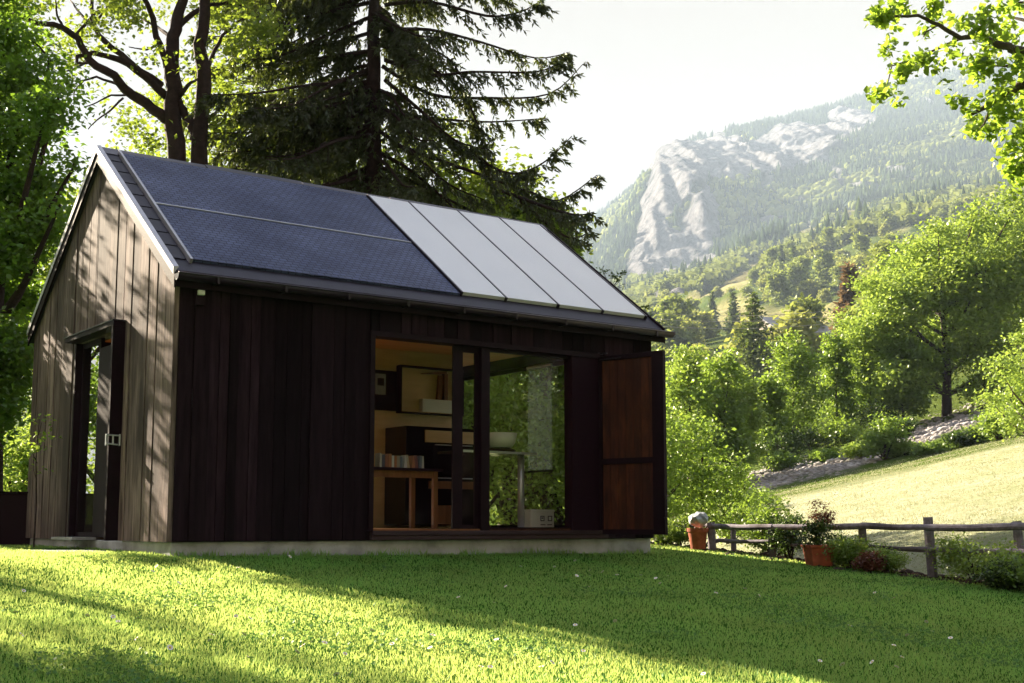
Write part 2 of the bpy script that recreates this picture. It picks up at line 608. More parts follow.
meadow_far = np.zeros_like(GX)
for b in [(735, 283, 40, 8, -0.45), (765, 262, 30, 7, -0.45), (820, 232, 40, 7, -0.2), (860, 215, 22, 7, -0.1), (700, 300, 20, 5, -0.3),
          (780, 318, 80, 12, -0.05), (800, 336, 50, 8, 0.0), (740, 310, 30, 5, 0.0), (720, 292, 18, 5, -0.4), (890, 225, 20, 6, 0)]:
    meadow_far = np.maximum(meadow_far, blob(*b))
meadow_far = sstep(0.25, 0.5, meadow_far + fbm(GX / 20, GY / 20, 3, 91) * 0.35) * sstep(250, 320, GY)

V = np.stack([GX, GYd, GZd], -1).reshape(-1, 3)
FI = np.arange((nr - 1) * (nc - 1))
r_, c_ = FI // (nc - 1), FI % (nc - 1)
a_ = r_ * nc + c_
Fq = np.stack([a_, a_ + 1, a_ + nc + 1, a_ + nc], 1)
fx = GX.reshape(-1)[Fq].mean(1)
fy = GY.reshape(-1)[Fq].mean(1)
zone_lawn = fy - crest_y(fx) < 0.35
zone_mount = fy > 900
zone_hill = (fy > 78) & ~zone_mount
zone_mead = ~(zone_lawn | zone_mount | zone_hill)


def piece(name, mask, mat, attrs=(), smooth=True):
    f = Fq[mask]
    used, inv = np.unique(f, return_inverse=True)
    me = mesh_np(name, V[used], inv.reshape(f.shape), mat, smooth=smooth)
    for an, av in attrs:
        set_attr(me, an, av.reshape(-1)[used])
    return tag(link(name, me), kind='structure')


def attr_out(nt, name):
    a = N(nt, 'ShaderNodeAttribute', attribute_name=name)
    return a.outputs['Fac']


def mat_lawn():
    m, nt, out = new_mat('lawn_turf')
    v = coords(nt)
    c = ramp(nt, noise_n(nt, v, 60, 4), [(0.3, (0.022, 0.12, 0.018)), (0.7, (0.07, 0.24, 0.04))])
    c = mixc(nt, noise_n(nt, v, 0.7, 5), c, (0.08, 0.15, 0.02))
    p = N(nt, 'ShaderNodeBsdfDiffuse')
    nt.links.new(c, p.inputs[0])
    nt.links.new(bump(nt, noise_n(nt, v, 140, 4), 1.0, 0.03), p.inputs['Normal'])
    nt.links.new(p.outputs[0], out.inputs[0])
    return m


def mat_meadow():
    m, nt, out = new_mat('dry_meadow')
    v = coords(nt)
    c = ramp(nt, noise_n(nt, v, 3.0, 8, 0.7), [(0.30, (0.30, 0.34, 0.18)), (0.55, (0.45, 0.46, 0.32)), (0.75, (0.54, 0.53, 0.42))])
    c = mixc(nt, ramp(nt, noise_n(nt, v, 0.18, 5), [(0.5, (0, 0, 0)), (0.75, (0.6, 0.6, 0.6))]), c, (0.24, 0.29, 0.09))
    c = mixc(nt, attr_out(nt, 'green'), c, (0.085, 0.13, 0.025))
    sv = coords(nt, (0.7, 0.7, 1.6))
    st = ramp(nt, noise_n(nt, sv, 2.2, 8, 0.8), [(0.35, (0.10, 0.09, 0.085)), (0.62, (0.34, 0.31, 0.30))])
    c = mixc(nt, attr_out(nt, 'gravel'), c, st)
    so = ramp(nt, noise_n(nt, v, 14, 6, 0.8), [(0.4, (0.04, 0.025, 0.02)), (0.66, (0.16, 0.10, 0.075))])
    c = mixc(nt, attr_out(nt, 'soil'), c, so)
    p = N(nt, 'ShaderNodeBsdfDiffuse')
    nt.links.new(c, p.inputs[0])
    nt.links.new(bump(nt, noise_n(nt, v, 6, 8, 0.75), 1.0, 0.18), p.inputs['Normal'])
    nt.links.new(p.outputs[0], out.inputs[0])
    return m


def mat_hill():
    m, nt, out = new_mat('hillside_ground')
    v = coords(nt)
    c = ramp(nt, noise_n(nt, v, 0.05, 8, 0.7), [(0.35, (0.05, 0.08, 0.02)), (0.65, (0.11, 0.14, 0.035))])
    md = ramp(nt, noise_n(nt, v, 0.08, 8, 0.75), [(0.35, (0.18, 0.19, 0.07)), (0.65, (0.34, 0.31, 0.16))])
    c = mixc(nt, attr_out(nt, 'meadow'), c, md)
    p = N(nt, 'ShaderNodeBsdfDiffuse')
    nt.links.new(c, p.inputs[0])
    nt.links.new(bump(nt, noise_n(nt, v, 0.4, 6, 0.75), 1.0, 1.5), p.inputs['Normal'])
    nt.links.new(p.outputs[0], out.inputs[0])
    return m


def mat_mountain():
    m, nt, out = new_mat('forest_floor_and_limestone')
    v = coords(nt, (1, 1, 0.3))
    g = ramp(nt, noise_n(nt, v, 0.02, 8, 0.7), [(0.35, (0.035, 0.05, 0.025)), (0.65, (0.09, 0.11, 0.04))])
    md = ramp(nt, noise_n(nt, v, 0.03, 8, 0.75), [(0.35, (0.18, 0.19, 0.07)), (0.65, (0.34, 0.31, 0.16))])
    g = mixc(nt, attr_out(nt, 'meadow'), g, md)
    r = ramp(nt, noise_n(nt, v, 0.05, 12, 0.8), [(0.36, (0.08, 0.095, 0.085)), (0.46, (0.26, 0.26, 0.28)), (0.62, (0.50, 0.49, 0.50))])
    c = mixc(nt, attr_out(nt, 'rock'), g, r)
    p = N(nt, 'ShaderNodeBsdfDiffuse')
    nt.links.new(c, p.inputs[0])
    nt.links.new(bump(nt, noise_n(nt, v, 0.07, 12, 0.85), 1.0, 22), p.inputs['Normal'])
    nt.links.new(p.outputs[0], out.inputs[0])
    return m


green = np.maximum(sstep(45, 52, GY + fbm(GX / 3, GY / 3, 3, 5) * 8), sstep(19.5, 17.0, GY + GX * 0.25 + fbm(GX, GY, 3, 5) * 2))
# the stony bank beyond the top of the meadow, as a band in the photographed slope
gline = np.interp(gpx, [740, 770, 800, 830, 860, 900, 940, 980, 1030, 1100], [482, 478, 468, 462, 455, 440, 424, 412, 400, 385])
gravel = sstep(1.0, 0.55, np.abs(gpy - gline) / np.interp(gpx, [740, 800, 900, 960, 1030], [12, 15, 16, 15, 12]) + fbm(GX / 1.2, GY / 1.2, 3, 6) * 0.7)
gravel = gravel * sstep(52, 58, GY) * sstep(735, 765, gpx)
dcr = GY - crest_y(GX)
soil = sstep(1.5, 0.9, np.abs(dcr - 1.05) + fbm(GX * 1.5, GY * 1.5, 3, 8) * 0.5) * sstep(1.0, 2.6, GX)
piece('lawn', zone_lawn, mat_lawn())
piece('meadow', zone_mead, mat_meadow(), [('green', green), ('gravel', gravel), ('soil', soil)])
piece('hillside', zone_hill, mat_hill(), [('meadow', meadow_far)])
piece('mountain', zone_mount, mat_mountain(), [('meadow', meadow_far), ('rock', rock_m)], False)


# ------------------------------------------------------------------ vegetation generators
def rot_frames(n, up_bias=0.5):
    """random leaf frames: two tangent axes per leaf"""
    nrm = rng.normal(size=(n, 3))
    nrm[:, 2] = np.abs(nrm[:, 2]) + up_bias
    nrm /= np.linalg.norm(nrm, axis=1, keepdims=True)
    a = rng.normal(size=(n, 3))
    a -= (a * nrm).sum(1, keepdims=True) * nrm
    a /= np.linalg.norm(a, axis=1, keepdims=True)
    return a, np.cross(nrm, a), nrm


def leaves(pos, size, up_bias=0.5, ratio=0.62, fold=True, sizevar=0.3):
    """kite shaped folded leaves; returns verts, quad faces"""
    n = len(pos)
    a, b, c = rot_frames(n, up_bias)
    s = size * (1 + rng.uniform(-sizevar, sizevar, n))[:, None]
    w = s * ratio * 0.5
    p0 = pos
    p2 = pos + a * s
    mid = pos + a * s * 0.42
    lift = c * s * (0.12 if fold else 0)
    p1 = mid + b * w + lift
    p3 = mid - b * w + lift
    Vv = np.stack([p0, p1, p2, p3], 1).reshape(-1, 3)
    return Vv, np.arange(4 * n).reshape(n, 4)


def maple_leaves(pos, size):
    """five-pointed leaves: two quads each (a broad lobed outline), joined at the rib"""
    n = len(pos)
    a, b, c = rot_frames(n, 0.3)
    s = size * (1 + rng.uniform(-0.3, 0.3, n))[:, None]
    P = [(0, 0), (0.35, -0.45), (0.62, -0.32), (1.0, 0), (0.62, 0.32), (0.35, 0.45)]
    pts = [pos + a * s * u + b * s * v + c * s * (0.25 * abs(v)) for u, v in P]
    Vv = np.stack(pts, 1).reshape(-1, 3)
    base = np.arange(n)[:, None] * 6
    f1 = base + np.array([[0, 1, 2, 3]])
    f2 = base + np.array([[0, 3, 4, 5]])
    return Vv, np.concatenate([f1, f2])


def clusters_in(blobs, n, shell=0.55):
    """cluster centres spread through blobs (cx,cy,cz,rx,ry,rz), more near the outside"""
    B = np.array(blobs, float)
    vol = (B[:, 3] * B[:, 4] * B[:, 5]) ** 0.75
    pick = rng.choice(len(B), n, p=vol / vol.sum())
    d = rng.normal(size=(n, 3))
    d /= np.linalg.norm(d, axis=1, keepdims=True)
    r = (shell + (1 - shell) * rng.random(n) ** 0.6) * (1 - 0.25 * (rng.random(n) < 0.2))
    return B[pick, :3] + d * r[:, None] * B[pick, 3:6], pick


def crown_mesh(name, blobs, mat, ncl=300, per=30, csize=0.4, leaf=0.08, shell=0.45, flat=0.55, up=0.5, kind='kite'):
    cen, pick = clusters_in(blobs, ncl, shell)
    k = rng.integers(max(3, per // 2), per + per // 2, ncl)
    idx = np.repeat(np.arange(ncl), k)
    off = rng.normal(size=(len(idx), 3)) * np.array([1, 1, flat]) * csize * rng.uniform(0.5, 1.25, ncl)[idx][:, None]
    pos = cen[idx] + off
    fn = maple_leaves if kind == 'maple' else (lambda p, s: leaves(p, s, up))
    Vv, Ff = fn(pos, leaf)
    return mesh_np(name, Vv, Ff, mat), cen


def auto_blobs(H, R, base=0.25, n=10, c=(0, 0, 0), squash=0.8):
    out = []
    for i in range(n):
        t = (i + 0.5) / n
        z = H * (base + (1 - base) * (0.12 + 0.80 * t))
        rr = R * math.sin(PI * min(1, 0.18 + 0.80 * t)) ** 0.6
        ang = i * 2.4 + random.uniform(-0.5, 0.5)
        d = rr * random.uniform(0.30, 0.62) * (1 - 0.5 * (t > 0.85))
        q = R * random.uniform(0.36, 0.56)
        out.append((c[0] + d * math.cos(ang), c[1] + d * math.sin(ang), c[2] + z, q, q, q * squash))
    return out


def trunk_mb(H, r, blobs, cen, nb=26, base=(0, 0, 0), lean=(0, 0), sides=9):
    mb = MB()
    top = Vector((base[0] + lean[0], base[1] + lean[1], base[2] + H * 0.8))
    b0 = Vector(base)
    pts = []
    for i in range(8):
        t = i / 7
        p = b0.lerp(top, t)
        pts.append(p + Vector((math.sin(t * 5 + r * 40), math.cos(t * 4 + r * 30), 0)) * r * 0.5 * (t > 0))
    mb.tube([pts[0] - Vector((0, 0, 0.3))] + pts, [r * 1.5] + [r * (1.15 - 0.9 * (i / 7)) for i in range(8)], sides, jitter=0.05)
    ends = [Vector(b[:3]) for b in blobs]
    for e in ends:
        t = max(0.26, min(0.85, (e.z - base[2] - (e.xy - b0.xy).length * 0.8) / (H * 0.8)))
        s = pts[min(7, int(t * 7))]
        if e.z - s.z < 0.45 * (e.xy - s.xy).length:
            continue
        m_ = s.lerp(e, 0.5) + Vector((0, 0, -0.08 * (e - s).length))
        mb.tube([s, m_, e], [r * 0.42, r * 0.26, r * 0.1], 6, cap=False)
    if len(cen):
        for i in rng.choice(len(cen), min(nb, len(cen)), replace=False):
            c = Vector(cen[i])
            s = min(ends, key=lambda q: (q - c).length)
            mb.tube([s, s.lerp(c, 0.55) + Vector((0, 0, 0.04)), c], [r * 0.12, r * 0.08, r * 0.03], 4, cap=False)
    return mb


def broad_tree(name, loc, H, R, label, mat, cat='tree', group=None, base=0.2, nbl=10, ncl=400, per=26, csize=0.45, leaf=0.16,
               bark=None, r=None, blobs=None, nb=40, shell=0.4, up=0.5, kind='kite', lean=(0, 0), flat=0.55):
    t = thing(name, loc, 0, label, cat, group)
    bl = blobs or auto_blobs(H, R, base, nbl)
    me, cen = crown_mesh('crown', bl, mat, ncl, per, csize, leaf, shell, flat, up, kind)
    link('crown', me, t)
    trunk_mb(H, r or H * 0.022, bl, cen, nb, lean=lean).build('trunk', bark or M['bark_grey'], t, smooth=True)
    return t


def shrub(name, loc, w, h, label, mat, cat='shrub', group=None, ncl=60, per=22, leaf=0.05, csize=None, stems=9, depth=None, up=0.4):
    t = thing(name, loc, 0, label, cat, group)
    d = depth or w
    bl = [(random.uniform(-.3, .3) * w, random.uniform(-.3, .3) * d, h * random.uniform(.35, .72), w * .32, d * .32, h * .32) for _ in range(6)]
    bl.append((0, 0, h * 0.4, w * .42, d * .42, h * .4))
    me, cen = crown_mesh('foliage', bl, mat, ncl, per, csize or w * 0.10, leaf, 0.35, 0.7, up)
    link('foliage', me, t)
    mb = MB()
    for i in range(stems):
        e = Vector(cen[rng.integers(len(cen))])
        mb.tube([(random.uniform(-.04, .04) * w, random.uniform(-.04, .04) * w, -0.05), (e.x * .5, e.y * .5, e.z * .6), e], [h * .02, h * .014, h * .006], 5, cap=False)
    mb.build('stems', M['bark'], t)
    return t


def conifer_mesh(H, R, n_wh, mat, per=9, droop=0.3, name='foliage', dens=26, ls=0.35, gap=0.0):
    """whorls of boughs with flat needle sprays, local origin at the foot"""
    P, Q = [], []
    for i in range(n_wh):
        t = (i + 0.5) / n_wh
        z = H * (0.10 + 0.88 * t)
        L = R * (1 - t) ** 0.85 + 0.04 * R
        for k in range(per):
            if random.random() < gap:
                continue
            an = k * 2 * PI / per + i * 0.7 + random.uniform(-.2, .2)
            l = L * random.uniform(0.75, 1.15)
            m = max(3, int(dens * l / R))
            u = np.sort(rng.random(m))
            x = np.cos(an) * l * u
            y = np.sin(an) * l * u
            zz = z - droop * l * np.sin(u * 2.2) + 0.08 * l * u ** 3
            sp = 0.22 * l * (1 - 0.6 * u)
            off = rng.uniform(-1, 1, m) * sp
            P.append(np.stack([x - np.sin(an) * off, y + np.cos(an) * off, zz - np.abs(off) * 0.25], 1))
    P = np.concatenate(P)
    Vv, Ff = leaves(P, ls, 0.8, 0.5, True, 0.4)
    return mesh_np(name, Vv, Ff, mat)


# ------------------------------------------------------------------ the garden house
house = thing('garden_house', (HX, HY, HZ), math.atan2(D1[1], D1[0]),
              'dark timber garden cabin with a steep blue and glass panelled roof', 'house')


def roofz(b):
    b2 = b if b <= HW / 2 else HW - b
    return 2.6 + SP * (b2 + 0.0995)


def hp(a, b, z):
    """house coordinates to world"""
    return (HX + a * D1[0] + b * D2[0], HY + a * D1[1] + b * D2[1], HZ + z)


OA0, OA1, OZ0, OZ1 = 2.19, 5.30, 0.10, 2.17          # front opening
GB0, GB1, GZ1 = 1.40, 2.95, 2.24                      # side door opening in the near gable
RB0, RB1, RZ1 = 1.50, 4.28, 2.38                      # window in the far gable

MB().box(0.02, HL - 0.02, 0.02, HW - 0.02, -0.75, -0.001).build('plinth', M['concrete'], house, bevel=0.012)
MB().box(0.12, HL - 0.12, 0.02, HW - 0.12, 0.0, 0.118).build('floor', M['orange_wood'], house)


def boards_front(mb, a0, a1, z0, z1, b=0.0, sgn=-1):
    a = a0
    while a < a1 - 0.01:
        w = min(random.choice([0.10, 0.13, 0.15, 0.17]), a1 - a)
        th = random.choice([0.018, 0.024, 0.034])
        lo, hi = (b - th, b + 0.012) if sgn < 0 else (b - 0.012, b + th)
        mb.box(a + 0.003, a + w - 0.003, lo, hi, z0, z1)
        a += w


mb = MB()
mb.box(0.03, OA0, 0.0, 0.14, 0.0, 2.56).box(OA1, HL - 0.03, 0.0, 0.14, 0.0, 2.56).box(OA0, OA1, 0.0, 0.14, OZ1 + 0.03, 2.56)
mb.build('front_wall', M['dark_frame'], house)
mb = MB()
boards_front(mb, 0.02, OA0 - 0.05, 0.005, 2.55)
boards_front(mb, OA0 - 0.05, OA1 + 0.1, OZ1 + 0.06, 2.55)
boards_front(mb, OA1 + 0.1, HL, 0.005, 2.55)
mb.build('front_cladding', M['front_boards'], house)


def gable(a_in, a_out, holes, name, matn, bw=0.235):
    """backing and vertical boards of one gable; holes = (b0, b1, z0, z1)"""
    mb = MB()
    s = 1 if a_out > a_in else -1
    edges = [0.0]
    while edges[-1] < HW - 0.02:
        edges.append(min(HW, edges[-1] + bw * random.uniform(0.9, 1.12)))
    cuts = sorted(set(edges + [HW / 2] + [h for ho in holes for h in ho[:2]]))
    for i in range(len(cuts) - 1):
        b0, b1 = cuts[i], cuts[i + 1]
        if b1 - b0 < 0.015:
            continue
        bm_ = (b0 + b1) / 2
        segs = [(0.0, None)]
        for h0, h1, z0, z1 in holes:
            if h0 - 1e-4 <= bm_ <= h1 + 1e-4:
                segs = [(z1, None)] + ([(0.0, z0)] if z0 > 0.05 else [])
        for lo, hi in segs:
            t0 = roofz(b0) - 0.13 if hi is None else hi
            t1 = roofz(b1) - 0.13 if hi is None else hi
            o = a_out + s * random.choice([0.0, 0.006, 0.012])
            g0, g1 = b0 + 0.009, b1 - 0.009
            mb.hexa([(a_in, g0, lo), (o, g0, lo), (o, g1, lo), (a_in, g1, lo), (a_in, g0, t0), (o, g0, t0), (o, g1, t1), (a_in, g1, t1)])
    mb.build(name + '_cladding', M[matn], house)
    bk = MB()
    a0, a1 = sorted((a_in + s * 0.012, a_in - s * 0.11))
    cuts = sorted(set([0.14, HW / 2, HW - 0.14] + [h for ho in holes for h in ho[:2]]))
    for i in range(len(cuts) - 1):
        b0, b1 = cuts[i], cuts[i + 1]
        bm_ = (b0 + b1) / 2
        lo = 0.0
        for h0, h1, z0, z1 in holes:
            if h0 <= bm_ <= h1:
                lo = z1
                if z0 > 0.05:
                    bk.box(a0, a1, b0, b1, 0, z0)
        t0, t1 = roofz(b0) - 0.14, roofz(b1) - 0.14
        bk.hexa([(a0, b0, lo), (a1, b0, lo), (a1, b1, lo), (a0, b1, lo), (a0, b0, t0), (a1, b0, t0), (a1, b1, t1), (a0, b1, t1)])
    bk.build(name + '_wall', M['black_matt'], house)


gable(0.03, -0.022, [(GB0, GB1, 0.0, GZ1)], 'near_gable', 'gable_boards')
gable(HL - 0.03, HL + 0.022, [(RB0, RB1, 0.12, RZ1)], 'far_gable', 'front_boards')
BA0, BA1, BZ0, BZ1 = 0.45, 2.55, 0.12, 2.25              # unseen back window, added to let sunlight into the room
mb = MB().box(0.03, BA0, HW - 0.14, HW, 0, 2.56).box(BA1, HL - 0.03, HW - 0.14, HW, 0, 2.56).box(BA0, BA1, HW - 0.14, HW, BZ1, 2.56).box(BA0, BA1, HW - 0.14, HW, 0, BZ0)
mb.build('back_wall', M['dark_frame'], house)
mb = MB()
boards_front(mb, 0.0, BA0, 0.005, 2.55, HW, 1)
boards_front(mb, BA1, HL, 0.005, 2.55, HW, 1)
boards_front(mb, BA0, BA1, BZ1, 2.55, HW, 1)
mb.build('back_cladding', M['front_boards'], house)
mb = MB().box(BA0, BA0 + 0.05, HW - 0.09, HW - 0.04, BZ0, BZ1).box(BA1 - 0.05, BA1, HW - 0.09, HW - 0.04, BZ0, BZ1).box(BA0 + 0.05, BA1 - 0.05, HW - 0.09, HW - 0.04, BZ0, BZ0 + 0.05).box(BA0 + 0.05, BA1 - 0.05, HW - 0.09, HW - 0.04, BZ1 - 0.05, BZ1)
bwf = mb.build('added_back_window_frame', M['dark_frame'], house)
MB().box(BA0 + 0.05, BA1 - 0.05, HW - 0.07, HW - 0.063, BZ0 + 0.05, BZ1 - 0.05).build('pane', M['glass'], bwf)

# roof: two sloping slabs, then everything laid on the front slope
RA0, RA1, RE = -0.06, HL + 0.13, 0.0995
ridge = HW / 2


def slope_box(mb, a0, a1, b0, b1, h0, h1):
    """a slab lying on the front slope between heights h0 and h1 above its surface"""
    nb, nz = -SP / math.hypot(1, SP), 1 / math.hypot(1, SP)
    P = []
    for h in (h0, h1):
        for a, b in ((a0, b0), (a1, b0), (a1, b1), (a0, b1)):
            P.append((a, b + nb * h, 2.6 + SP * (b + RE) + nz * h))
    return mb.hexa(P)


rf = MB()
rf.hexa([(RA0, -RE, 2.47), (RA1, -RE, 2.47), (RA1, ridge, roofz(ridge) - 0.13), (RA0, ridge, roofz(ridge) - 0.13),
         (RA0, -RE, 2.6), (RA1, -RE, 2.6), (RA1, ridge, roofz(ridge)), (RA0, ridge, roofz(ridge))])
rf.hexa([(RA0, ridge, roofz(ridge) - 0.13), (RA1, ridge, roofz(ridge) - 0.13), (RA1, HW + RE, 2.47), (RA0, HW + RE, 2.47),
         (RA0, ridge, roofz(ridge)), (RA1, ridge, roofz(ridge)), (RA1, HW + RE, 2.6), (RA0, HW + RE, 2.6)])
roof = rf.build('roof', M['roof_base'], house)
mb = MB()
slope_box(mb, 0.165, 3.36, 0.10, 1.172, 0.004, 0.032)
slope_box(mb, 0.165, 3.36, 1.192, 2.31, 0.004, 0.032)
slate = mb.build('slate_field', M['slate'], roof)
mb = MB()
slope_box(mb, 0.135, 0.163, 0.07, 2.33, 0.0, 0.052)
slope_box(mb, 0.165, 3.36, 1.174, 1.190, 0.0, 0.042)
mb.build('edge_strip', M['zinc'], roof)
seams = [3.385, 4.01, 4.785, 5.485, 6.20]
for i in range(4):
    mb = MB()
    slope_box(mb, seams[i] + 0.012, seams[i + 1] - 0.012, 0.12, 2.31, 0.004, 0.05)
    mb.build('glass_panel', M['polycarb'], roof, bevel=0.004)
mb = MB()
for s_ in seams:
    slope_box(mb, s_ - 0.010, s_ + 0.010, 0.10, 2.32, 0.0, 0.056)
mb.build('panel_seam', M['iron'], roof)
mb = MB()   # faint joints of the flashing squares beside the slate
for k in range(9):
    slope_box(mb, -0.03, 0.125, 0.12 + k * 0.25, 0.345 + k * 0.25, 0.002, 0.012)
mb.build('flashing_squares', M['roof_base'], roof)
# verge trims: pale strip on the edge of the near gable
for a in (RA0 - 0.022, RA1 + 0.002):
    mb = MB()
    mb.hexa([(a, -RE - 0.01, 2.43), (a + 0.02, -RE - 0.01, 2.43), (a + 0.02, ridge, roofz(ridge) - 0.15), (a, ridge, roofz(ridge) - 0.15),
             (a, -RE - 0.01, 2.625), (a + 0.02, -RE - 0.01, 2.625), (a + 0.02, ridge, roofz(ridge) + 0.03), (a, ridge, roofz(ridge) + 0.03)])
    mb.hexa([(a, ridge, roofz(ridge) - 0.15), (a + 0.02, ridge, roofz(ridge) - 0.15), (a + 0.02, HW + RE, 2.43), (a, HW + RE, 2.43),
             (a, ridge, roofz(ridge) + 0.03), (a + 0.02, ridge, roofz(ridge) + 0.03), (a + 0.02, HW + RE, 2.625), (a, HW + RE, 2.625)])
    mb.build('verge_trim', M['dark_frame'], roof)
mb = MB()
for a in (RA0 - 0.034,):
    for (b0, z0, b1, z1) in ((-RE - 0.015, 2.632, ridge, roofz(ridge) + 0.038), (ridge, roofz(ridge) + 0.038, HW + RE + 0.01, 2.632)):
        mb.hexa([(a, b0, z0 - 0.075), (a + 0.05, b0, z0 - 0.0), (a + 0.05, b1, z1 - 0.0), (a, b1, z1 - 0.075),
                 (a, b0, z0), (a + 0.05, b0, z0 + 0.012), (a + 0.05, b1, z1 + 0.012), (a, b1, z1)])
mb.build('verge_cap', M['zinc'], roof)
mb = MB()
n_r = 5
for i in range(n_r):
    a0 = RA0 + (RA1 - RA0) * i / n_r
    a1 = RA0 + (RA1 - RA0) * (i + 1) / n_r - 0.012
    z = roofz(ridge) + (0.008 if i % 2 else 0)
    mb.add([(a0, ridge - 0.13, z - 0.068), (a0, ridge, z + 0.035), (a0, ridge + 0.13, z - 0.068),
            (a1, ridge - 0.13, z - 0.068), (a1, ridge, z + 0.035), (a1, ridge + 0.13, z - 0.068)],
           [(0, 3, 4, 1), (1, 4, 5, 2), (0, 1, 2), (3, 5, 4), (0, 2, 5, 3)])
mb.build('ridge_cap', M['iron'], roof)
# eaves board and half round gutter along the front
mb = MB().box(RA0, RA1, -RE - 0.024, -RE - 0.002, 2.44, 2.60)
mb.build('eaves_board', M['dark_frame'], roof)


def gutter(bc, zc, r=0.062, n=9):
    mb = MB()
    vs, fs = [], []
    A = [RA0 - 0.03, RA1 + 0.06]
    for a in A:
        for k in range(n):
            t = PI + PI * k / (n - 1)
            vs.append((a, bc + r * math.cos(t), zc + r * math.sin(t)))
        for k in range(n):
            t = 2 * PI - PI * k / (n - 1)
            vs.append((a, bc + (r - 0.006) * math.cos(t), zc + (r - 0.006) * math.sin(t)))
    m_ = 2 * n
    for k in range(m_):
        fs.append((k, (k + 1) % m_, m_ + (k + 1) % m_, m_ + k))
    for e in (0, m_):
        for k in range(n - 1):
            fs.append((e + k, e + k + 1, e + m_ - 2 - k, e + m_ - 1 - k))
    mb.add(vs, fs)
    for a in A:   # end caps
        c = [(a, bc + r * math.cos(PI + PI * k / (n - 1)), zc + r * math.sin(PI + PI * k / (n - 1))) for k in range(n)]
        mb.add(c, [tuple(range(n))])
    mb.tube([(A[0], bc - r, zc), (A[1], bc - r, zc)], 0.010, 6)
    return mb


gutter(-RE - 0.09, 2.555).build('gutter', M['iron'], roof, smooth=True)
for k in range(9):
    a = 0.3 + k * 0.72
    mb = MB()
    mb.box(a, a + 0.022, -RE - 0.155, -RE - 0.02, 2.484, 2.494).box(a, a + 0.022, -RE - 0.158, -RE - 0.150, 2.484, 2.56)
    mb.build('gutter_bracket', M['iron'], roof)

# front opening: sill, frame, door leaves
mb = MB().box(OA0 - 0.02, OA1 + 0.12, -0.075, 0.16, 0.052, 0.100).box(OA0 - 0.02, OA1 + 0.12, -0.06, 0.0, 0.004, 0.05)
mb.build('door_sill', M['deck'], house, bevel=0.004)
mb = MB()
mb.box(OA0 - 0.055, OA0, -0.045, 0.15, 0.10, OZ1 + 0.055).box(OA0, OA1 + 0.02, -0.045, 0.15, OZ1, OZ1 + 0.055)
mb.build('door_frame', M['dark_frame'], house)
mb = MB().box(4.90, OA1 + 0.02, -0.02, 0.13, 0.10, OZ1)
mb.build('jamb_panel', M['black_matt'], house)
leaf1 = MB()   # sliding sash, narrow: seen as one pane between two stiles
leaf1.box(3.255, 3.385, 0.06, 0.085, 0.102, OZ1 - 0.002).box(3.55, 3.60, 0.06, 0.085, 0.102, OZ1 - 0.002)
leaf1.box(3.385, 3.55, 0.06, 0.085, 0.102, 0.165).box(3.385, 3.55, 0.06, 0.085, 2.10, OZ1 - 0.002)
sash = leaf1.build('sliding_sash', M['dark_frame'], house)
MB().box(3.385, 3.55, 0.070, 0.076, 0.165, 2.10).build('pane', M['glass'], sash)
fx_ = MB()
fx_.box(3.60, 3.715, 0.0, 0.13, 0.102, OZ1 - 0.002).box(3.715, 4.90, 0.02, 0.10, 0.102, 0.135).box(3.715, 4.90, 0.02, 0.10, 2.135, OZ1 - 0.002)
fixed = fx_.build('fixed_window_frame', M['dark_frame'], house)
MB().box(3.715, 4.90, 0.055, 0.063, 0.135, 2.135).build('pane', M['glass'], fixed)

# the open shutter: hinged at the right end of the opening, swung out past ninety degrees
sh = thing('shutter', (5.335, -0.02, 0), math.radians(-76.0))
sh.parent = house
for k in ('label',):
    sh[k] = 'open board shutter, orange brown on its inner side'
Wd_, z0, z1 = 0.93, 0.05, 2.19
mb = MB()
mb.box(0, Wd_, 0.0, 0.022, z0, z1)
mb.box(0, 0.045, -0.035, 0.0, z0, z1).box(Wd_ - 0.16, Wd_, -0.035, 0.0, z0, z1)
mb.box(0.045, Wd_ - 0.16, -0.035, 0.0, z1 - 0.06, z1).box(0.045, Wd_ - 0.16, -0.035, 0.0, z0, z0 + 0.06).box(0.045, Wd_ - 0.16, -0.032, 0.0, 0.88, 0.95)
mb.build('shutter_frame', M['dark_frame'], sh, bevel=0.003)
mb = MB()
x = 0.047
while x < Wd_ - 0.165:
    w = min(0.112, Wd_ - 0.162 - x)
    mb.box(x + 0.002, x + w - 0.002, -0.014, -0.001, z0 + 0.06, 0.88)
    mb.box(x + 0.002, x + w - 0.002, -0.014, -0.001, 0.95, z1 - 0.06)
    x += w
mb.build('shutter_boards', M['leaf_panel'], sh)
mb = MB().box(0.02, 0.34, -0.045, -0.036, z1 - 0.045, z1 - 0.028).tube([(0.0, -0.02, z1 - 0.03), (0.0, -0.02, z1 + 0.05)], 0.012, 8)
mb.box(-0.02, 0.12, -0.02, 0.0, z1 + 0.03, z1 + 0.045)
mb.build('hinge_strap', M['iron'], sh)

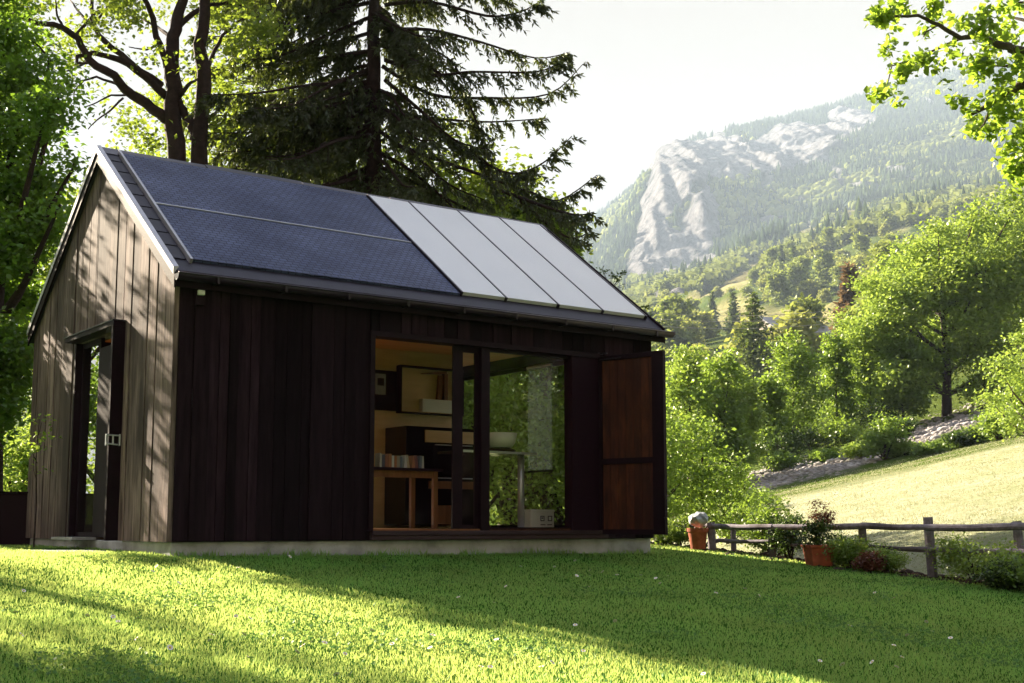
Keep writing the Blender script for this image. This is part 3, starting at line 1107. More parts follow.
# side door in the near gable: box frame standing proud, dark leaf, glass
fr = MB()
P_ = -0.165
fr.box(P_, 0.10, GB0 - 0.05, GB0, 0.0, GZ1).box(-0.05, 0.10, GB1, GB1 + 0.05, 0.0, GZ1).box(P_, 0.10, GB0 - 0.05, GB1 + 0.05, GZ1 + 0.001, GZ1 + 0.055)
sfr = fr.build('side_door_frame', M['dark_frame'], house, bevel=0.003)
MB().box(P_ - 0.012, 0.0, GB0 - 0.065, GB1 + 0.065, GZ1 + 0.056, GZ1 + 0.066).build('frame_flashing', M['iron'], sfr)
dr = MB().box(0.02, 0.065, GB0 + 0.003, 2.30, 0.03, 2.12)
door = dr.build('side_door', M['dark_frame'], house)
mb = MB()
mb.box(P_ - 0.03, P_ - 0.004, GB0 - 0.043, GB0 - 0.02, 0.98, 1.10)
mb.tube([(P_ - 0.03, GB0 - 0.06, 1.00), (P_ + 0.09, GB0 - 0.06, 0.99)], 0.008, 6).tube([(P_ - 0.03, GB0 - 0.06, 1.09), (P_ + 0.11, GB0 - 0.06, 1.085)], 0.008, 6)
mb.tube([(P_ + 0.04, GB0 - 0.058, 0.99), (P_ + 0.04, GB0 - 0.058, 1.09)], 0.010, 6).tube([(P_ + 0.11, GB0 - 0.058, 0.98), (P_ + 0.11, GB0 - 0.058, 1.10)], 0.010, 6)
mb.build('door_latch', M['steel'], sfr)
gf = MB()
gf.box(0.025, 0.07, GB1 - 0.05, GB1 - 0.002, 0.03, GZ1 - 0.003).box(0.025, 0.07, 2.305, 2.355, 0.03, GZ1 - 0.003)
gf.box(0.025, 0.07, 2.355, GB1 - 0.05, 0.03, 0.08).box(0.025, 0.07, 2.355, GB1 - 0.05, GZ1 - 0.06, GZ1 - 0.003)
gfo = gf.build('side_window_frame', M['dark_frame'], house)
MB().box(0.040, 0.048, 2.355, GB1 - 0.05, 0.08, GZ1 - 0.06).build('pane', M['side_glass'], gfo)
MB().box(-0.24, 0.02, GB1 - 0.75, GB1 - 0.002, 0.001, 0.028).build('threshold', M['zinc'], house)

# far gable window
wf = MB()
a0, a1 = HL - 0.09, HL - 0.045
wf.box(a0, a1, RB0, RB0 + 0.05, 0.12, RZ1).box(a0, a1, RB1 - 0.05, RB1, 0.12, RZ1).box(a0, a1, RB0 + 0.05, RB1 - 0.05, 0.12, 0.16).box(a0, a1, RB0 + 0.05, RB1 - 0.05, RZ1 - 0.05, RZ1)
wfo = wf.build('far_window_frame', M['dark_frame'], house)
MB().box(HL - 0.07, HL - 0.063, RB0 + 0.05, RB1 - 0.05, 0.16, RZ1 - 0.05).build('pane', M['glass'], wfo)

# inner walls and ceiling
mb = MB().box(2.75, 5.33, 3.0, 3.09, 0.12, 2.53).box(5.25, 5.33, 3.09, HW - 0.15, 0.12, 2.53)
mb.build('partition', M['warm_wood'], house)
MB().box(0.15, HL - 0.15, 0.15, HW - 0.15, 2.531, 2.56).build('ceiling', M['ceiling_wood'], house)

# ------------------------------------------------------------------ things in and on the house
HR = math.atan2(D1[1], D1[0])


def in_house(name, a, b, z, label, cat, group=None, r=0.0):
    return thing(name, hp(a, b, z), HR + r, label, cat, group)


t = in_house('wall_lamp', 0.20, -0.036, 2.39, 'small white lamp on the dark front wall under the eaves', 'lamp')
MB().box(-0.045, 0.045, -0.045, 0.0, -0.10, 0.07).build('back_plate', M['dark_frame'], t)
MB().box(-0.034, 0.034, -0.080, -0.045, -0.005, 0.045).build('diffuser', M['white'], t, bevel=0.006)

t = in_house('wall_niche', 4.79, 2.998, 1.99, 'dark rimmed open wall cabinet lined with pine, a white block inside', 'cabinet')
w2, h2, d2_ = 0.515, 0.325, 0.12
mb = MB()
mb.box(-w2, w2, -d2_, 0, h2 - 0.02, h2).box(-w2, w2, -d2_, 0, -h2, -h2 + 0.02).box(-w2, -w2 + 0.02, -d2_, 0, -h2 + 0.02, h2 - 0.02).box(w2 - 0.02, w2, -d2_, 0, -h2 + 0.02, h2 - 0.02)
mb.build('rim', M['black_matt'], t)
MB().box(-w2 + 0.02, w2 - 0.02, -0.012, -0.002, -h2 + 0.02, h2 - 0.02).box(-w2 + 0.021, w2 - 0.021, -d2_ + 0.01, -0.012, -h2 + 0.021, -h2 + 0.03).build('lining', M['warm_wood'], t)
MB().box(-0.16, w2 - 0.022, -d2_ + 0.01, -0.014, -h2 + 0.031, -0.115).build('white_block', M['white'], t, bevel=0.008)
mb = MB().hexa([(0.10, -0.08, -0.114), (0.17, -0.08, -0.114), (0.17, -0.03, -0.114), (0.10, -0.03, -0.114), (0.13, -0.08, 0.23), (0.19, -0.08, 0.23), (0.19, -0.03, 0.23), (0.13, -0.03, 0.23)])
mb.box(0.20, 0.26, -0.10, -0.03, -0.114, 0.25)
mb.build('upright_board', M['orange_wood'], t)
MB().hexa([(-0.14, -0.10, 0.23), (0.24, -0.10, 0.253), (0.24, -0.02, 0.253), (-0.14, -0.02, 0.23), (-0.14, -0.10, 0.24), (0.24, -0.10, 0.29), (0.24, -0.02, 0.29), (-0.14, -0.02, 0.24)]).build('sloping_board', M['orange_wood'], t)

t = in_house('picture', 4.06, 2.997, 1.96, 'small grey print in a wide dark frame on the pine wall', 'picture')
MB().box(-0.27, 0.20, -0.03, 0, -0.27, 0.27).build('picture_frame', M['black_matt'], t)
pr = MB().box(-0.13, 0.03, -0.036, -0.031, -0.06, 0.22).build('print', M['paper'], t)
MB().box(-0.10, 0.0, -0.039, -0.0365, 0.06, 0.16).build('print_motif', M['black_matt'], pr)

t = in_house('kitchen_unit', 4.74, 2.70, 0.119, 'glossy black kitchen unit with a pine front strip under the wall cabinet', 'cabinet')
k = 0.63
MB().box(-k, 0.52, -0.24, 0.295, 0.04, 1.335).build('carcass', M['black_gloss'], t, bevel=0.004)
MB().box(-0.34, 0.518, -0.262, -0.243, 1.13, 1.29).build('drawer_front', M['warm_wood'], t)
MB().box(-0.28, 0.45, -0.262, -0.243, 0.52, 0.62).build('lower_drawer', M['orange_wood'], t)
MB().box(-0.16, 0.10, -0.262, -0.243, 0.05, 0.30).build('basket_front', M['orange_wood'], t)
for z in (1.10, 0.66):
    MB().tube([(-0.2, -0.275, z), (0.4, -0.275, z)], 0.007, 6).build('handle_bar', M['steel'], t)

t = in_house('table', 2.86, 0.86, 0.119, 'wooden table just inside the open bay, books along its back', 'table')
ta, tb = 0.60, 0.30
MB().box(-ta, ta, -tb, tb, 0.655, 0.685).build('table_top', M['black_matt'], t, bevel=0.005)
for xx in (-ta + 0.04, ta - 0.11):
    for yy in (-tb + 0.03, tb - 0.08):
        MB().box(xx, xx + 0.055, yy, yy + 0.055, 0, 0.654).build('leg', M['orange_wood'], t, bevel=0.003)
MB().box(-ta + 0.096, ta - 0.111, -tb + 0.04, -tb + 0.06, 0.575, 0.653).build('apron', M['orange_wood'], t)

bcols = [(0.30, 0.26, 0.20), (0.08, 0.07, 0.10), (0.35, 0.14, 0.06), (0.45, 0.42, 0.36), (0.25, 0.09, 0.05), (0.12, 0.14, 0.18), (0.40, 0.30, 0.15), (0.5, 0.48, 0.45), (0.16, 0.05, 0.05)]
bnames = ['cream', 'black', 'orange', 'off-white', 'rust brown', 'slate grey', 'tan', 'white', 'dark red']
bm_ = [plain('cover_' + n.replace(' ', '_').replace('-', '_'), c, 0.6, var=0.1, bmp=0) for n, c in zip(bnames, bcols)]
M['pages'] = plain('pages', (0.5, 0.46, 0.38), 0.9, var=0.1, bmp=0)
x = 2.72
order = [3, 1, 4, 2, 7, 2, 0, 5, 7, 6, 2, 8, 5, 3]
lean = [0, 0, 0, 0, 0, 0, 0, 0, .12, .2, .1, .16, .08, .05]
lab = ['thick off-white book near the left end of the row on the table', 'black book second in the row on the table', 'rust brown book third in the row on the table',
       'orange book beside the rust brown one, left half of the row', 'thin white book between two orange books', 'orange book right of the thin white one',
       'cream book in the middle of the row on the table', 'slate grey book just right of the cream book', 'white leaning book with a gap before it, right half of the row',
       'tan leaning book among the leaning books on the table', 'orange leaning book right of the tan one', 'dark red leaning book near the right end of the row',
       'slate grey leaning book next to the last in the row', 'off-white book at the far right end of the row']
for i, (ci, ln) in enumerate(zip(order, lean)):
    w = random.uniform(0.026, 0.042)
    h = random.uniform(0.13, 0.165)
    t = in_house('book', x + w / 2, 0.80, 0.805, lab[i], 'book', 'books in a row on the table inside the open bay')
    t.rotation_euler = (0, -ln * 0.9 if i % 2 else ln * 0.9, HR)
    zz = 0.002 + abs(ln) * 0.01
    MB().box(-w / 2, w / 2, -0.055, 0.055, zz, zz + h).build('cover', bm_[ci], t)
    MB().box(-w / 2 + 0.004, w / 2 - 0.004, -0.052, 0.0535, zz + h, zz + h + 0.001).build('pages', M['pages'], t)
    x += w + 0.004 + (0.016 if i in (7, 9) else 0) + ln * 0.03

t = in_house('counter', 4.42, 1.05, 0.119, 'thin topped counter on a white steel column behind the fixed window', 'table')
MB().box(-0.55, 0.55, -0.28, 0.28, 0.905, 0.93).build('counter_top', M['black_gloss'], t, bevel=0.004)
MB().box(-0.548, 0.553, -0.284, -0.281, 0.903, 0.932).build('edge_strip', M['steel'], t)
MB().tube([(0.44, -0.10, 0.0), (0.44, -0.10, 0.904)], 0.042, 16).build('column', M['steel'], t, smooth=True)
MB().lathe([(0.0, 0.002), (0.085, 0.002), (0.085, 0.012), (0.04, 0.014)], 18, (0.44, -0.10, 0)).build('foot_plate', M['steel'], t)

t = in_house('washbasin', 4.56, 0.98, 1.05, 'white bowl basin on the counter behind the fixed window', 'basin')
MB().lathe([(0.0, 0.10), (0.08, 0.08), (0.16, 0.19), (0.205, 0.235), (0.215, 0.235), (0.19, 0.12), (0.155, 0.065), (0.14, 0.058), (0.0, 0.058)], 32).build('bowl', M['white'], t, smooth=True)
MB().lathe([(0, 0.001), (0.17, 0.001), (0.20, 0.02), (0.13, 0.056), (0, 0.056)], 28).build('stand', M['black_matt'], t, smooth=True)

t = in_house('storage_box', 5.08, 0.92, 0.119, 'low white box with dark printed marks on the floor beside the column', 'box')
MB().box(-0.18, 0.19, -0.12, 0.14, 0.0, 0.21).build('carton', M['white'], t, bevel=0.012)
MB().box(-0.185, 0.195, -0.125, 0.145, 0.205, 0.232).build('lid', M['white'], t, bevel=0.008)
marks = [[(-0.03, 0.03, 0.145, 0.155), (-0.03, -0.02, 0.10, 0.145), (0.02, 0.03, 0.10, 0.145), (-0.01, 0.01, 0.12, 0.135), (-0.03, 0.03, 0.09, 0.10)],
         [(0.085, 0.095, 0.09, 0.155), (0.14, 0.15, 0.09, 0.155), (0.095, 0.14, 0.145, 0.155), (0.095, 0.14, 0.09, 0.10)]]
for grp in marks:
    mb = MB()
    for (x0, x1, z0, z1) in grp:
        mb.box(x0, x1, -0.1235, -0.1205, z0, z1)
    mb.build('printed_mark', M['black_matt'], t)
for x0, x1 in ((-0.03, 0.045), (0.075, 0.15)):
    MB().box(x0, x1, -0.1235, -0.1205, 0.04, 0.05).build('printed_line', M['black_matt'], t)

bl_m, nt, out = new_mat('sheer_blind_fabric')
d = N(nt, 'ShaderNodeBsdfDiffuse')
d.inputs[0].default_value = (0.62, 0.70, 0.66, 1)
tr = N(nt, 'ShaderNodeBsdfTranslucent')
tr.inputs[0].default_value = (0.62, 0.70, 0.66, 1)
tp = N(nt, 'ShaderNodeBsdfTransparent')
m1 = N(nt, 'ShaderNodeMixShader')
m2 = N(nt, 'ShaderNodeMixShader')
m1.inputs[0].default_value = 0.5
m2.inputs[0].default_value = 0.86
nt.links.new(d.outputs[0], m1.inputs[1])
nt.links.new(tr.outputs[0], m1.inputs[2])
nt.links.new(m1.outputs[0], m2.inputs[1])
nt.links.new(tp.outputs[0], m2.inputs[2])
nt.links.new(m2.outputs[0], out.inputs[0])
t = in_house('roller_blind', HL - 0.125, 2.13, 2.33, 'narrow sheer pale blind hanging in the far window', 'blind')
MB().box(-0.004, 0.0, -0.27, 0.27, -1.42, 0.0).build('fabric', bl_m, t)
MB().box(-0.010, 0.006, -0.27, 0.27, -1.45, -1.42).build('bottom_bar', M['dark_frame'], t)
MB().tube([(-0.005, -0.28, 0.02), (-0.005, 0.28, 0.02)], 0.02, 8).build('roller', M['steel'], t)

# concrete step before the side door
t = in_house('concrete_step', -0.42, 2.05, -0.10, 'pale concrete step on the grass before the side door', 'step')
MB().box(-0.36, 0.30, -0.95, 0.85, -0.32, 0.0).build('slab', M['concrete'], t, bevel=0.015)

# dark log box behind the left corner
p = at(10, 538, 16.2)
t = thing('log_box', (p[0] - 0.2, 16.2, gz(p[0], 16.2) - 0.05), 0.1, 'low black timber box on the lawn left of the cabin', 'box')
MB().box(-0.9, 0.62, -0.35, 0.35, 0.0, 0.70).build('body', M['black_matt'], t, bevel=0.01)
mb = MB()
for i in range(7):
    mb.box(-0.9 + i * 0.217, -0.9 + i * 0.217 + 0.205, -0.38, 0.38, 0.702, 0.725)
mb.build('lid_boards', M['front_boards'], t)

# ------------------------------------------------------------------ fence and planters
fence = thing('wooden_fence', (0, 0, 0), 0, 'low greyed post and rail fence along the edge of the lawn', 'fence')


def P3(px, py, Y):
    return Vector(at(px, py, Y))


posts = [(711, 523, 16.9, 0.055), (733, 524, 17.9, 0.04), (771, 525, 16.2, 0.045), (862, 524, 15.3, 0.05), (928, 518, 14.75, 0.06), (1017, 522, 14.0, 0.055), (1115, 524, 13.0, 0.055)]
pz = []
for i, (px, py, Y, r) in enumerate(posts):
    tp_ = P3(px, py, Y)
    zb = gz(tp_.x, tp_.y) - 0.15
    lean = 0.035 if i in (4, 5) else 0.01
    mb = MB().tube([(tp_.x + lean, tp_.y, zb), (tp_.x + lean * 0.4, tp_.y, zb * 0.4 + tp_.z * 0.6), (tp_.x, tp_.y, tp_.z + 0.01)], [r * 1.05, r, r * 0.95], 8, jitter=0.06)
    mb.build('post', M['fence_wood'], fence)
    pz.append(tp_)


def rail(p, q, r0, r1, name='rail'):
    p, q = Vector(p), Vector(q)
    m_ = p.lerp(q, 0.5) - Vector((0, 0, 0.012))
    MB().tube([p, p.lerp(m_, .5), m_, m_.lerp(q, .5), q], [r0, r0 * 1.04, (r0 + r1) / 2, r1 * 1.03, r1], 10, jitter=0.03).build(name, M['fence_wood'], fence, smooth=False)


off = Vector((-0.03, -0.075, 0))
rail(P3(709, 526, 16.88), P3(773, 527, 16.1) + off * .3, 0.036, 0.038)
rail(P3(773, 527, 16.08), P3(864, 526, 15.2), 0.036, 0.040)
rail(P3(862, 525.5, 15.2), P3(927, 527, 14.62), 0.040, 0.034)
rail(P3(926, 527.5, 14.6), P3(1015, 526.5, 13.9), 0.041, 0.044)
rail(P3(1012, 526, 13.9), P3(1120, 528, 12.9), 0.042, 0.044)
rail(P3(862, 545.5, 15.3), P3(936, 549, 14.6), 0.018, 0.024)
rail(P3(880, 548.5, 15.25), P3(965, 551, 14.7), 0.017, 0.022)
rail(P3(930, 549.5, 14.64), P3(1022, 551.5, 13.95), 0.032, 0.036)
rail(P3(1012, 551.5, 13.9), P3(1120, 556, 12.9), 0.036, 0.038)
rail(P3(771, 544, 16.2), P3(862, 546, 15.35), 0.018, 0.02)
rail(P3(711, 540, 17.0), P3(770, 541.5, 16.3), 0.026, 0.024)
rail(P3(667, 525.5, 17.9), P3(711, 525, 17.0), 0.022, 0.022)
rail(P3(711, 526, 16.95), P3(736, 526, 17.95), 0.03, 0.03)

# terracotta pot with a pale covered plant
p = at(698, 549, 16.85)
p[2] = gz(p[0], p[1])
zt = at(698, 549, 16.85)[2] - p[2]
t = thing('terracotta_pot', (p[0], p[1], p[2] + max(0, zt) * 1.0), 0, 'round terracotta pot at the end of the fence', 'pot')
h = 0.275
MB().lathe([(0.0, 0.0), (0.095, 0.0), (0.128, h - 0.05), (0.142, h - 0.048), (0.144, h), (0.128, h), (0.118, h - 0.03), (0, h - 0.03)], 28).build('pot', M['terracotta'], t, smooth=False)
MB().lathe([(0.0, -0.03), (0.12, -0.03), (0.15, 0.0), (0.0, 0.0)], 24).build('saucer', M['soil'], t)
M['felt'] = plain('grey_fleece', (0.45, 0.48, 0.52), 0.9, var=0.3, nscale=14, bmp=0.6)
t2 = thing('plant_cover', (p[0], p[1], t.location.z + h), 0, 'pale grey fleece hood over the plant in the round pot', 'plant cover')
me_ = bpy.data.meshes.new('hood')
import bmesh
bm = bmesh.new()
bmesh.ops.create_icosphere(bm, subdivisions=3, radius=0.13)
for v in bm.verts:
    n_ = noise.noise(v.co * 14) * 0.035 + noise.noise(v.co * 32) * 0.012
    v.co = v.co * (1 + n_ / 0.13)
    v.co.z = v.co.z * 0.75 + 0.115
    v.co.x += 0.02
bm.to_mesh(me_)
bm.free()
me_.materials.append(M['felt'])
link('hood', me_, t2)
MB().tube([(0.05, 0, -0.028), (0.05, 0, 0.10)], 0.022, 8).tube([(-0.03, 0.01, -0.028), (-0.03, 0.01, 0.10)], 0.01, 6).build('stem', M['felt'], t2)

# square planter with a reddish bush
p = at(819, 566, 15.35)
t = thing('terracotta_planter', (p[0], p[1], p[2]), 0.15, 'wide square terracotta planter behind the fence rail', 'planter')
a, b_, h = 0.12, 0.148, 0.25
mb = MB().hexa([(-a, -a, 0), (a, -a, 0), (a, a, 0), (-a, a, 0), (-b_, -b_, h - 0.03), (b_, -b_, h - 0.03), (b_, b_, h - 0.03), (-b_, b_, h - 0.03)])
mb.build('planter_body', M['terracotta'], t, bevel=0.01)
mb = MB()
b2 = b_ + 0.014
mb.box(-b2, b2, -b2, -b2 + 0.03, h - 0.029, h).box(-b2, b2, b2 - 0.03, b2, h - 0.029, h).box(-b2, -b2 + 0.03, -b2 + 0.03, b2 - 0.03, h - 0.029, h).box(b2 - 0.03, b2, -b2 + 0.03, b2 - 0.03, h - 0.029, h)
mb.build('rim', M['terracotta'], t)
MB().box(-b2 + 0.03, b2 - 0.03, -b2 + 0.03, b2 - 0.03, h - 0.028, h - 0.015).build('soil', M['soil'], t)
MB().box(-a - 0.02, a + 0.02, -a - 0.02, a + 0.02, -0.06, -0.002).build('base_tray', M['dark_frame'], t)
zt = p[2] + h - 0.02
t = shrub('planter_bush', (p[0], p[1], zt), 0.52, 0.36, 'dark green bush spilling out of the square planter', M['leaf_dark'], ncl=60, per=22, leaf=0.035, stems=10)
t = shrub('reddish_bush', (p[0] + 0.03, p[1] + 0.06, zt + 0.14), 0.34, 0.46, 'reddish brown upright bush rising above the fence rail', M['leaf_red'], ncl=60, per=20, leaf=0.03, stems=12, up=1.0)

small = [
    (790, 563, 16.1, 0.42, 0.50, 'leaf_dark', 'dark rounded bush by the fence left of the square planter', 0.035),
    (772, 548, 17.0, 0.55, 0.75, 'leaf_mid', 'airy leafy bush rising behind the second fence post', 0.05),
    (852, 571, 15.2, 0.45, 0.34, 'leaf_pale', 'pale green bush in the bed right of the square planter', 0.035),
    (838, 548, 15.9, 0.5, 0.34, 'leaf_dark', 'dark bush under the rail between planter and fourth post', 0.04),
    (892, 572, 14.9, 0.40, 0.30, 'leaf_pale', 'small pale bush midway between the two tallest fence posts', 0.03),
    (868, 578, 14.8, 0.30, 0.20, 'leaf_red', 'low reddish plant at the foot of the fence bed', 0.03),
    (975, 585, 14.3, 0.75, 0.44, 'leaf_pale', 'broad light green bush below the right fence rail', 0.04),
    (1005, 590, 13.7, 0.5, 0.30, 'leaf_dark', 'dark low bush at the lawn edge near the right fence post', 0.04),
    (1045, 594, 13.3, 0.7, 0.42, 'leaf_mid', 'green bush below the rail beyond the right fence post', 0.04),
    (680, 549, 17.6, 0.5, 0.36, 'leaf_pale', 'pale bush on the ground left of the round pot', 0.04),
    (668, 545, 17.9, 0.4, 0.30, 'leaf_dark', 'dark little bush beside the shutter at the house corner', 0.035),
]
for px, py, Y, w, h, mt, lb, lf in small:
    q = at(px, py, Y)
    shrub('garden_bush', (q[0], q[1], gz(q[0], q[1])), w * 1.2, h * 1.1, lb, M[mt], leaf=lf, ncl=130, per=26, group='bushes in the bed along the fence')

# ------------------------------------------------------------------ lawn grass and daisies
n = 400000
Yg = 4.6 + (19.5 - 4.6) * rng.random(n) ** 1.55
ug = rng.uniform(-0.52, 0.50, n)
xg = ug * Yg
keep = (Yg - crest_y(xg) < 0.45)
rel = np.stack([xg - HX, Yg - HY], 1)
ha, hb = rel @ D1, rel @ D2
keep &= ~((ha > 0.0) & (ha < HL) & (hb > 0.0) & (hb < HW))
keep &= ~((ha > -0.78) & (ha < -0.10) & (hb > 1.1) & (hb < 2.9))
xg, Yg = xg[keep], Yg[keep]
n = len(xg)
zg = ground(xg, Yg)
tuft = fbm(xg * 2.2, Yg * 2.2, 3, 61) + 0.5
hgt = (0.013 + 0.016 * rng.random(n)) * (0.6 + 0.9 * tuft)
near_wall = ((rel[keep] @ D2 > -0.12) & (rel[keep] @ D2 < 0) & (rel[keep] @ D1 > 0) & (rel[keep] @ D1 < HL + 0.1))
hgt = np.where(near_wall, hgt * (1.4 + 1.6 * (fbm(xg * 3, Yg * 3, 2, 62) > 0.05)), hgt)
wd = 0.0040 + 0.0009 * Yg * rng.uniform(0.6, 1.1, n)
th = rng.uniform(0, 2 * PI, n)
lx, ly = rng.normal(0, 0.42, n) * hgt, rng.normal(0, 0.42, n) * hgt
p0 = np.stack([xg - np.cos(th) * wd / 2, Yg - np.sin(th) * wd / 2, zg - 0.006], 1)
p1 = np.stack([xg + np.cos(th) * wd / 2, Yg + np.sin(th) * wd / 2, zg - 0.006], 1)
p2 = np.stack([xg + lx, Yg + ly, zg + hgt], 1)
M['grass'] = leafmat('grass_blades', (0.018, 0.130, 0.020), (0.065, 0.38, 0.060), (0.80, 0.90, 0.24), 0.5, 1.2, 0.03)
me = mesh_np('grass', np.stack([p0, p1, p2], 1).reshape(-1, 3), np.arange(3 * n).reshape(n, 3), M['grass'])
tag(link('grass', me), kind='stuff')

# clover patches between the blades
n = 60000
Yc_ = 5.0 + 10 * rng.random(n) ** 1.4
xc_ = rng.uniform(-0.5, 0.48, n) * Yc_
pat = fbm(xc_ * 0.9, Yc_ * 0.9, 4, 83)
relc = np.stack([xc_ - HX, Yc_ - HY], 1)
keep = (pat > 0.12) & (Yc_ < crest_y(xc_)) & ~((relc @ D1 > -0.8) & (relc @ D1 < HL) & (relc @ D2 > -0.05) & (relc @ D2 < HW))
xc_, Yc_ = xc_[keep], Yc_[keep]
M['clover'] = leafmat('clover_leaves', (0.022, 0.085, 0.018), (0.08, 0.22, 0.05), (0.40, 0.60, 0.12), 0.3, 2.0, 0.03)
Vv, Ff = leaves(np.stack([xc_, Yc_, ground(xc_, Yc_) + rng.uniform(0.012, 0.035, len(xc_))], 1), 0.022, 1.2, 0.95)
tag(link('clover', mesh_np('clover', Vv, Ff, M['clover'])), kind='stuff')

M['petal'] = plain('petals', (0.85, 0.80, 0.82), 0.7, var=0.05, bmp=0)
M['pollen'] = plain('pollen', (0.7, 0.5, 0.05), 0.8, bmp=0)


def flower():
    mb = MB()
    n_ = 13
    for k in range(n_):
        t = 2 * PI * k / n_
        c_, s_ = math.cos(t), math.sin(t)
        w = 0.0028
        mb.add([(0.003 * c_ + w * s_ * .5, 0.003 * s_ - w * c_ * .5, 0.0), (0.011 * c_ + w * s_, 0.011 * s_ - w * c_, 0.002), (0.0125 * c_, 0.0125 * s_, 0.002),
                (0.011 * c_ - w * s_, 0.011 * s_ + w * c_, 0.002), (0.003 * c_ - w * s_ * .5, 0.003 * s_ + w * c_ * .5, 0.0)], [(0, 1, 2, 3, 4)])
    return mb


fl0 = thing('daisy', (0, 0, -50), 0, 'tiny white daisy standing in the lawn grass, one of many alike', 'flower', 'daisies scattered over the lawn')
flower().build('petals', M['petal'], fl0)
MB().lathe([(0.0055, 0.0), (0.004, 0.003), (0.0, 0.004)], 10).build('eye', M['pollen'], fl0)
MB().tube([(0, 0, -0.055), (0.002, 0, -0.03), (0, 0, 0)], 0.0012, 4).build('stalk', M['grass'], fl0)
spots = [(345, 655), (392, 645), (430, 648), (481, 668), (350, 675), (170, 648), (62, 604), (118, 622), (140, 610), (188, 628), (290, 556), (210, 640),
         (660, 583), (668, 575), (716, 592), (745, 588), (850, 625), (932, 632), (820, 660), (902, 658), (545, 590), (590, 575), (615, 620), (250, 617), (440, 573), (575, 560)]
while len(spots) < 95:
    u = random.random()
    spots.append((random.gauss(260, 190) if u < 0.7 else random.uniform(450, 1000), random.uniform(565, 682)))
first = True
for (px, py) in spots:
    # where the ray through this picture point meets the lawn
    Y = 8.0
    for _ in range(25):
        q = at(px, py, Y)
        sl = slope_of(py)
        Y += (gz(q[0], Y) + 0.05 - q[2]) / (sl - 0.065)
        Y = min(17, max(4.7, Y))
    q = at(px, py, Y)
    a_h, b_h = (np.array([q[0] - HX, q[1] - HY]) @ D1), (np.array([q[0] - HX, q[1] - HY]) @ D2)
    if Y > 14.5 or (-1 < a_h < HL and b_h > -0.2):
        continue
    o = fl0 if first else copy_tree(fl0)
    first = False
    o.location = (q[0], Y, gz(q[0], Y) + random.uniform(0.040, 0.058))
    s = random.uniform(1.1, 1.6)
    o.scale = (s, s, 1)
    o.rotation_euler = (random.uniform(.1, .9), random.uniform(-.3, .3), random.uniform(0, 6))

# ------------------------------------------------------------------ trees close to the house
# twin-trunked tree behind the roof, drawn limb by limb
TY = 22.0
tw = thing('twin_trunk_tree', (float(at(190, 500, TY)[0]), TY, gz(at(190, 500, TY)[0], TY)), 0,
           'tall tree with two dark trunks and bare limbs behind the left roof end', 'tree')
org = Vector(tw.location)


def limb(mb, pts, w0, w1, n=8, dY=0.0, Y0=TY):
    P = []
    for i, (px, py) in enumerate(pts):
        t = i / (len(pts) - 1)
        P.append(Vector(at(px, py, Y0 + dY * t)) - org)
    # smooth
    Q = [P[0]]
    for i in range(len(P) - 1):
        a, b = P[max(i - 1, 0)], P[min(i + 2, len(P) - 1)]
        for s in (0.33, 0.66, 1.0):
            p = P[i].lerp(P[i + 1], s)
            tang = (P[i + 1] - a).lerp(b - P[i], s) * 0.0
            Q.append(p + tang + Vector((random.uniform(-1, 1), 0, random.uniform(-1, 1))) * w1 * Y0 / F * 0.35)
    R = [(w0 + (w1 - w0) * i / (len(Q) - 1)) * Y0 / F * 0.5 for i in range(len(Q))]
    mb.tube(Q, R, n, jitter=0.05)
    return [q + org for q in Q]


mb = MB()
zl = lambda pts: [(x / 3.414, y / 3.414) for x, y in pts]
tips = []
limb(mb, [(186, 560), (184, 400), (180, 260), (178, 165), (173, 102), (171, 60), (177, 28), (182, 0), (188, -60)], 26, 9)
limb(mb, [(206, 560), (204, 400), (202, 260), (200, 165), (202, 88), (201, 44), (205, 0), (208, -80)], 24, 9)
LIMBS = [
    ([(570, 410), (500, 350), (430, 310), (390, 260), (300, 205), (265, 130), (215, 92), (120, 75), (20, 25), (-60, 10)], 12, 3, -1.5),
    ([(570, 330), (520, 282), (440, 218), (385, 195), (320, 182), (265, 190), (262, 215), (300, 218)], 9, 2, -1.0),
    ([(550, 290), (440, 212), (350, 132), (318, 90), (315, 0), (300, -80)], 8, 3, 1.0),
    ([(570, 230), (545, 150), (520, 60), (495, 0), (470, -60)], 8, 4, -1.0),
    ([(600, 100), (640, 60), (700, 20), (760, 10), (830, 20)], 7, 3, 0.5),
    ([(660, 480), (650, 420), (618, 365), (600, 330)], 8, 8, 0),
    ([(600, 130), (560, 110), (540, 95), (480, 60)], 5, 2, 1),
    ([(610, 330), (640, 290), (680, 268)], 6, 2, -0.6),
    ([(430, 325), (380, 325), (330, 350), (290, 365)], 2.5, 1, -0.6),
    ([(420, 335), (380, 375), (330, 410), (300, 440)], 2.5, 1, -0.8),
    ([(405, 290), (330, 262), (285, 275), (255, 310), (250, 340)], 3, 1, -0.5),
    ([(300, 210), (240, 240), (200, 250)], 3, 1, -0.5),
    ([(320, 95), (270, 40), (240, 0)], 4, 1.5, 1),
    ([(215, 92), (195, 50), (190, 0)], 3, 1.5, 0),
    ([(318, 90), (360, 30), (400, -20)], 3, 1.5, 0.6),
    ([(250, 130), (330, 40), (400, 25), (470, 0)], 4, 1, 0.6),
    ([(545, 150), (500, 170), (440, 160)], 3, 1, -0.6),
    ([(690, 300), (720, 200), (760, 120), (830, 60)], 6, 2, 1.0),
]
for pts, w0, w1, dY in LIMBS:
    tips += limb(mb, zl(pts), w0, w1, 7, dY)
mb.build('trunk', M['bark'], tw, smooth=True)
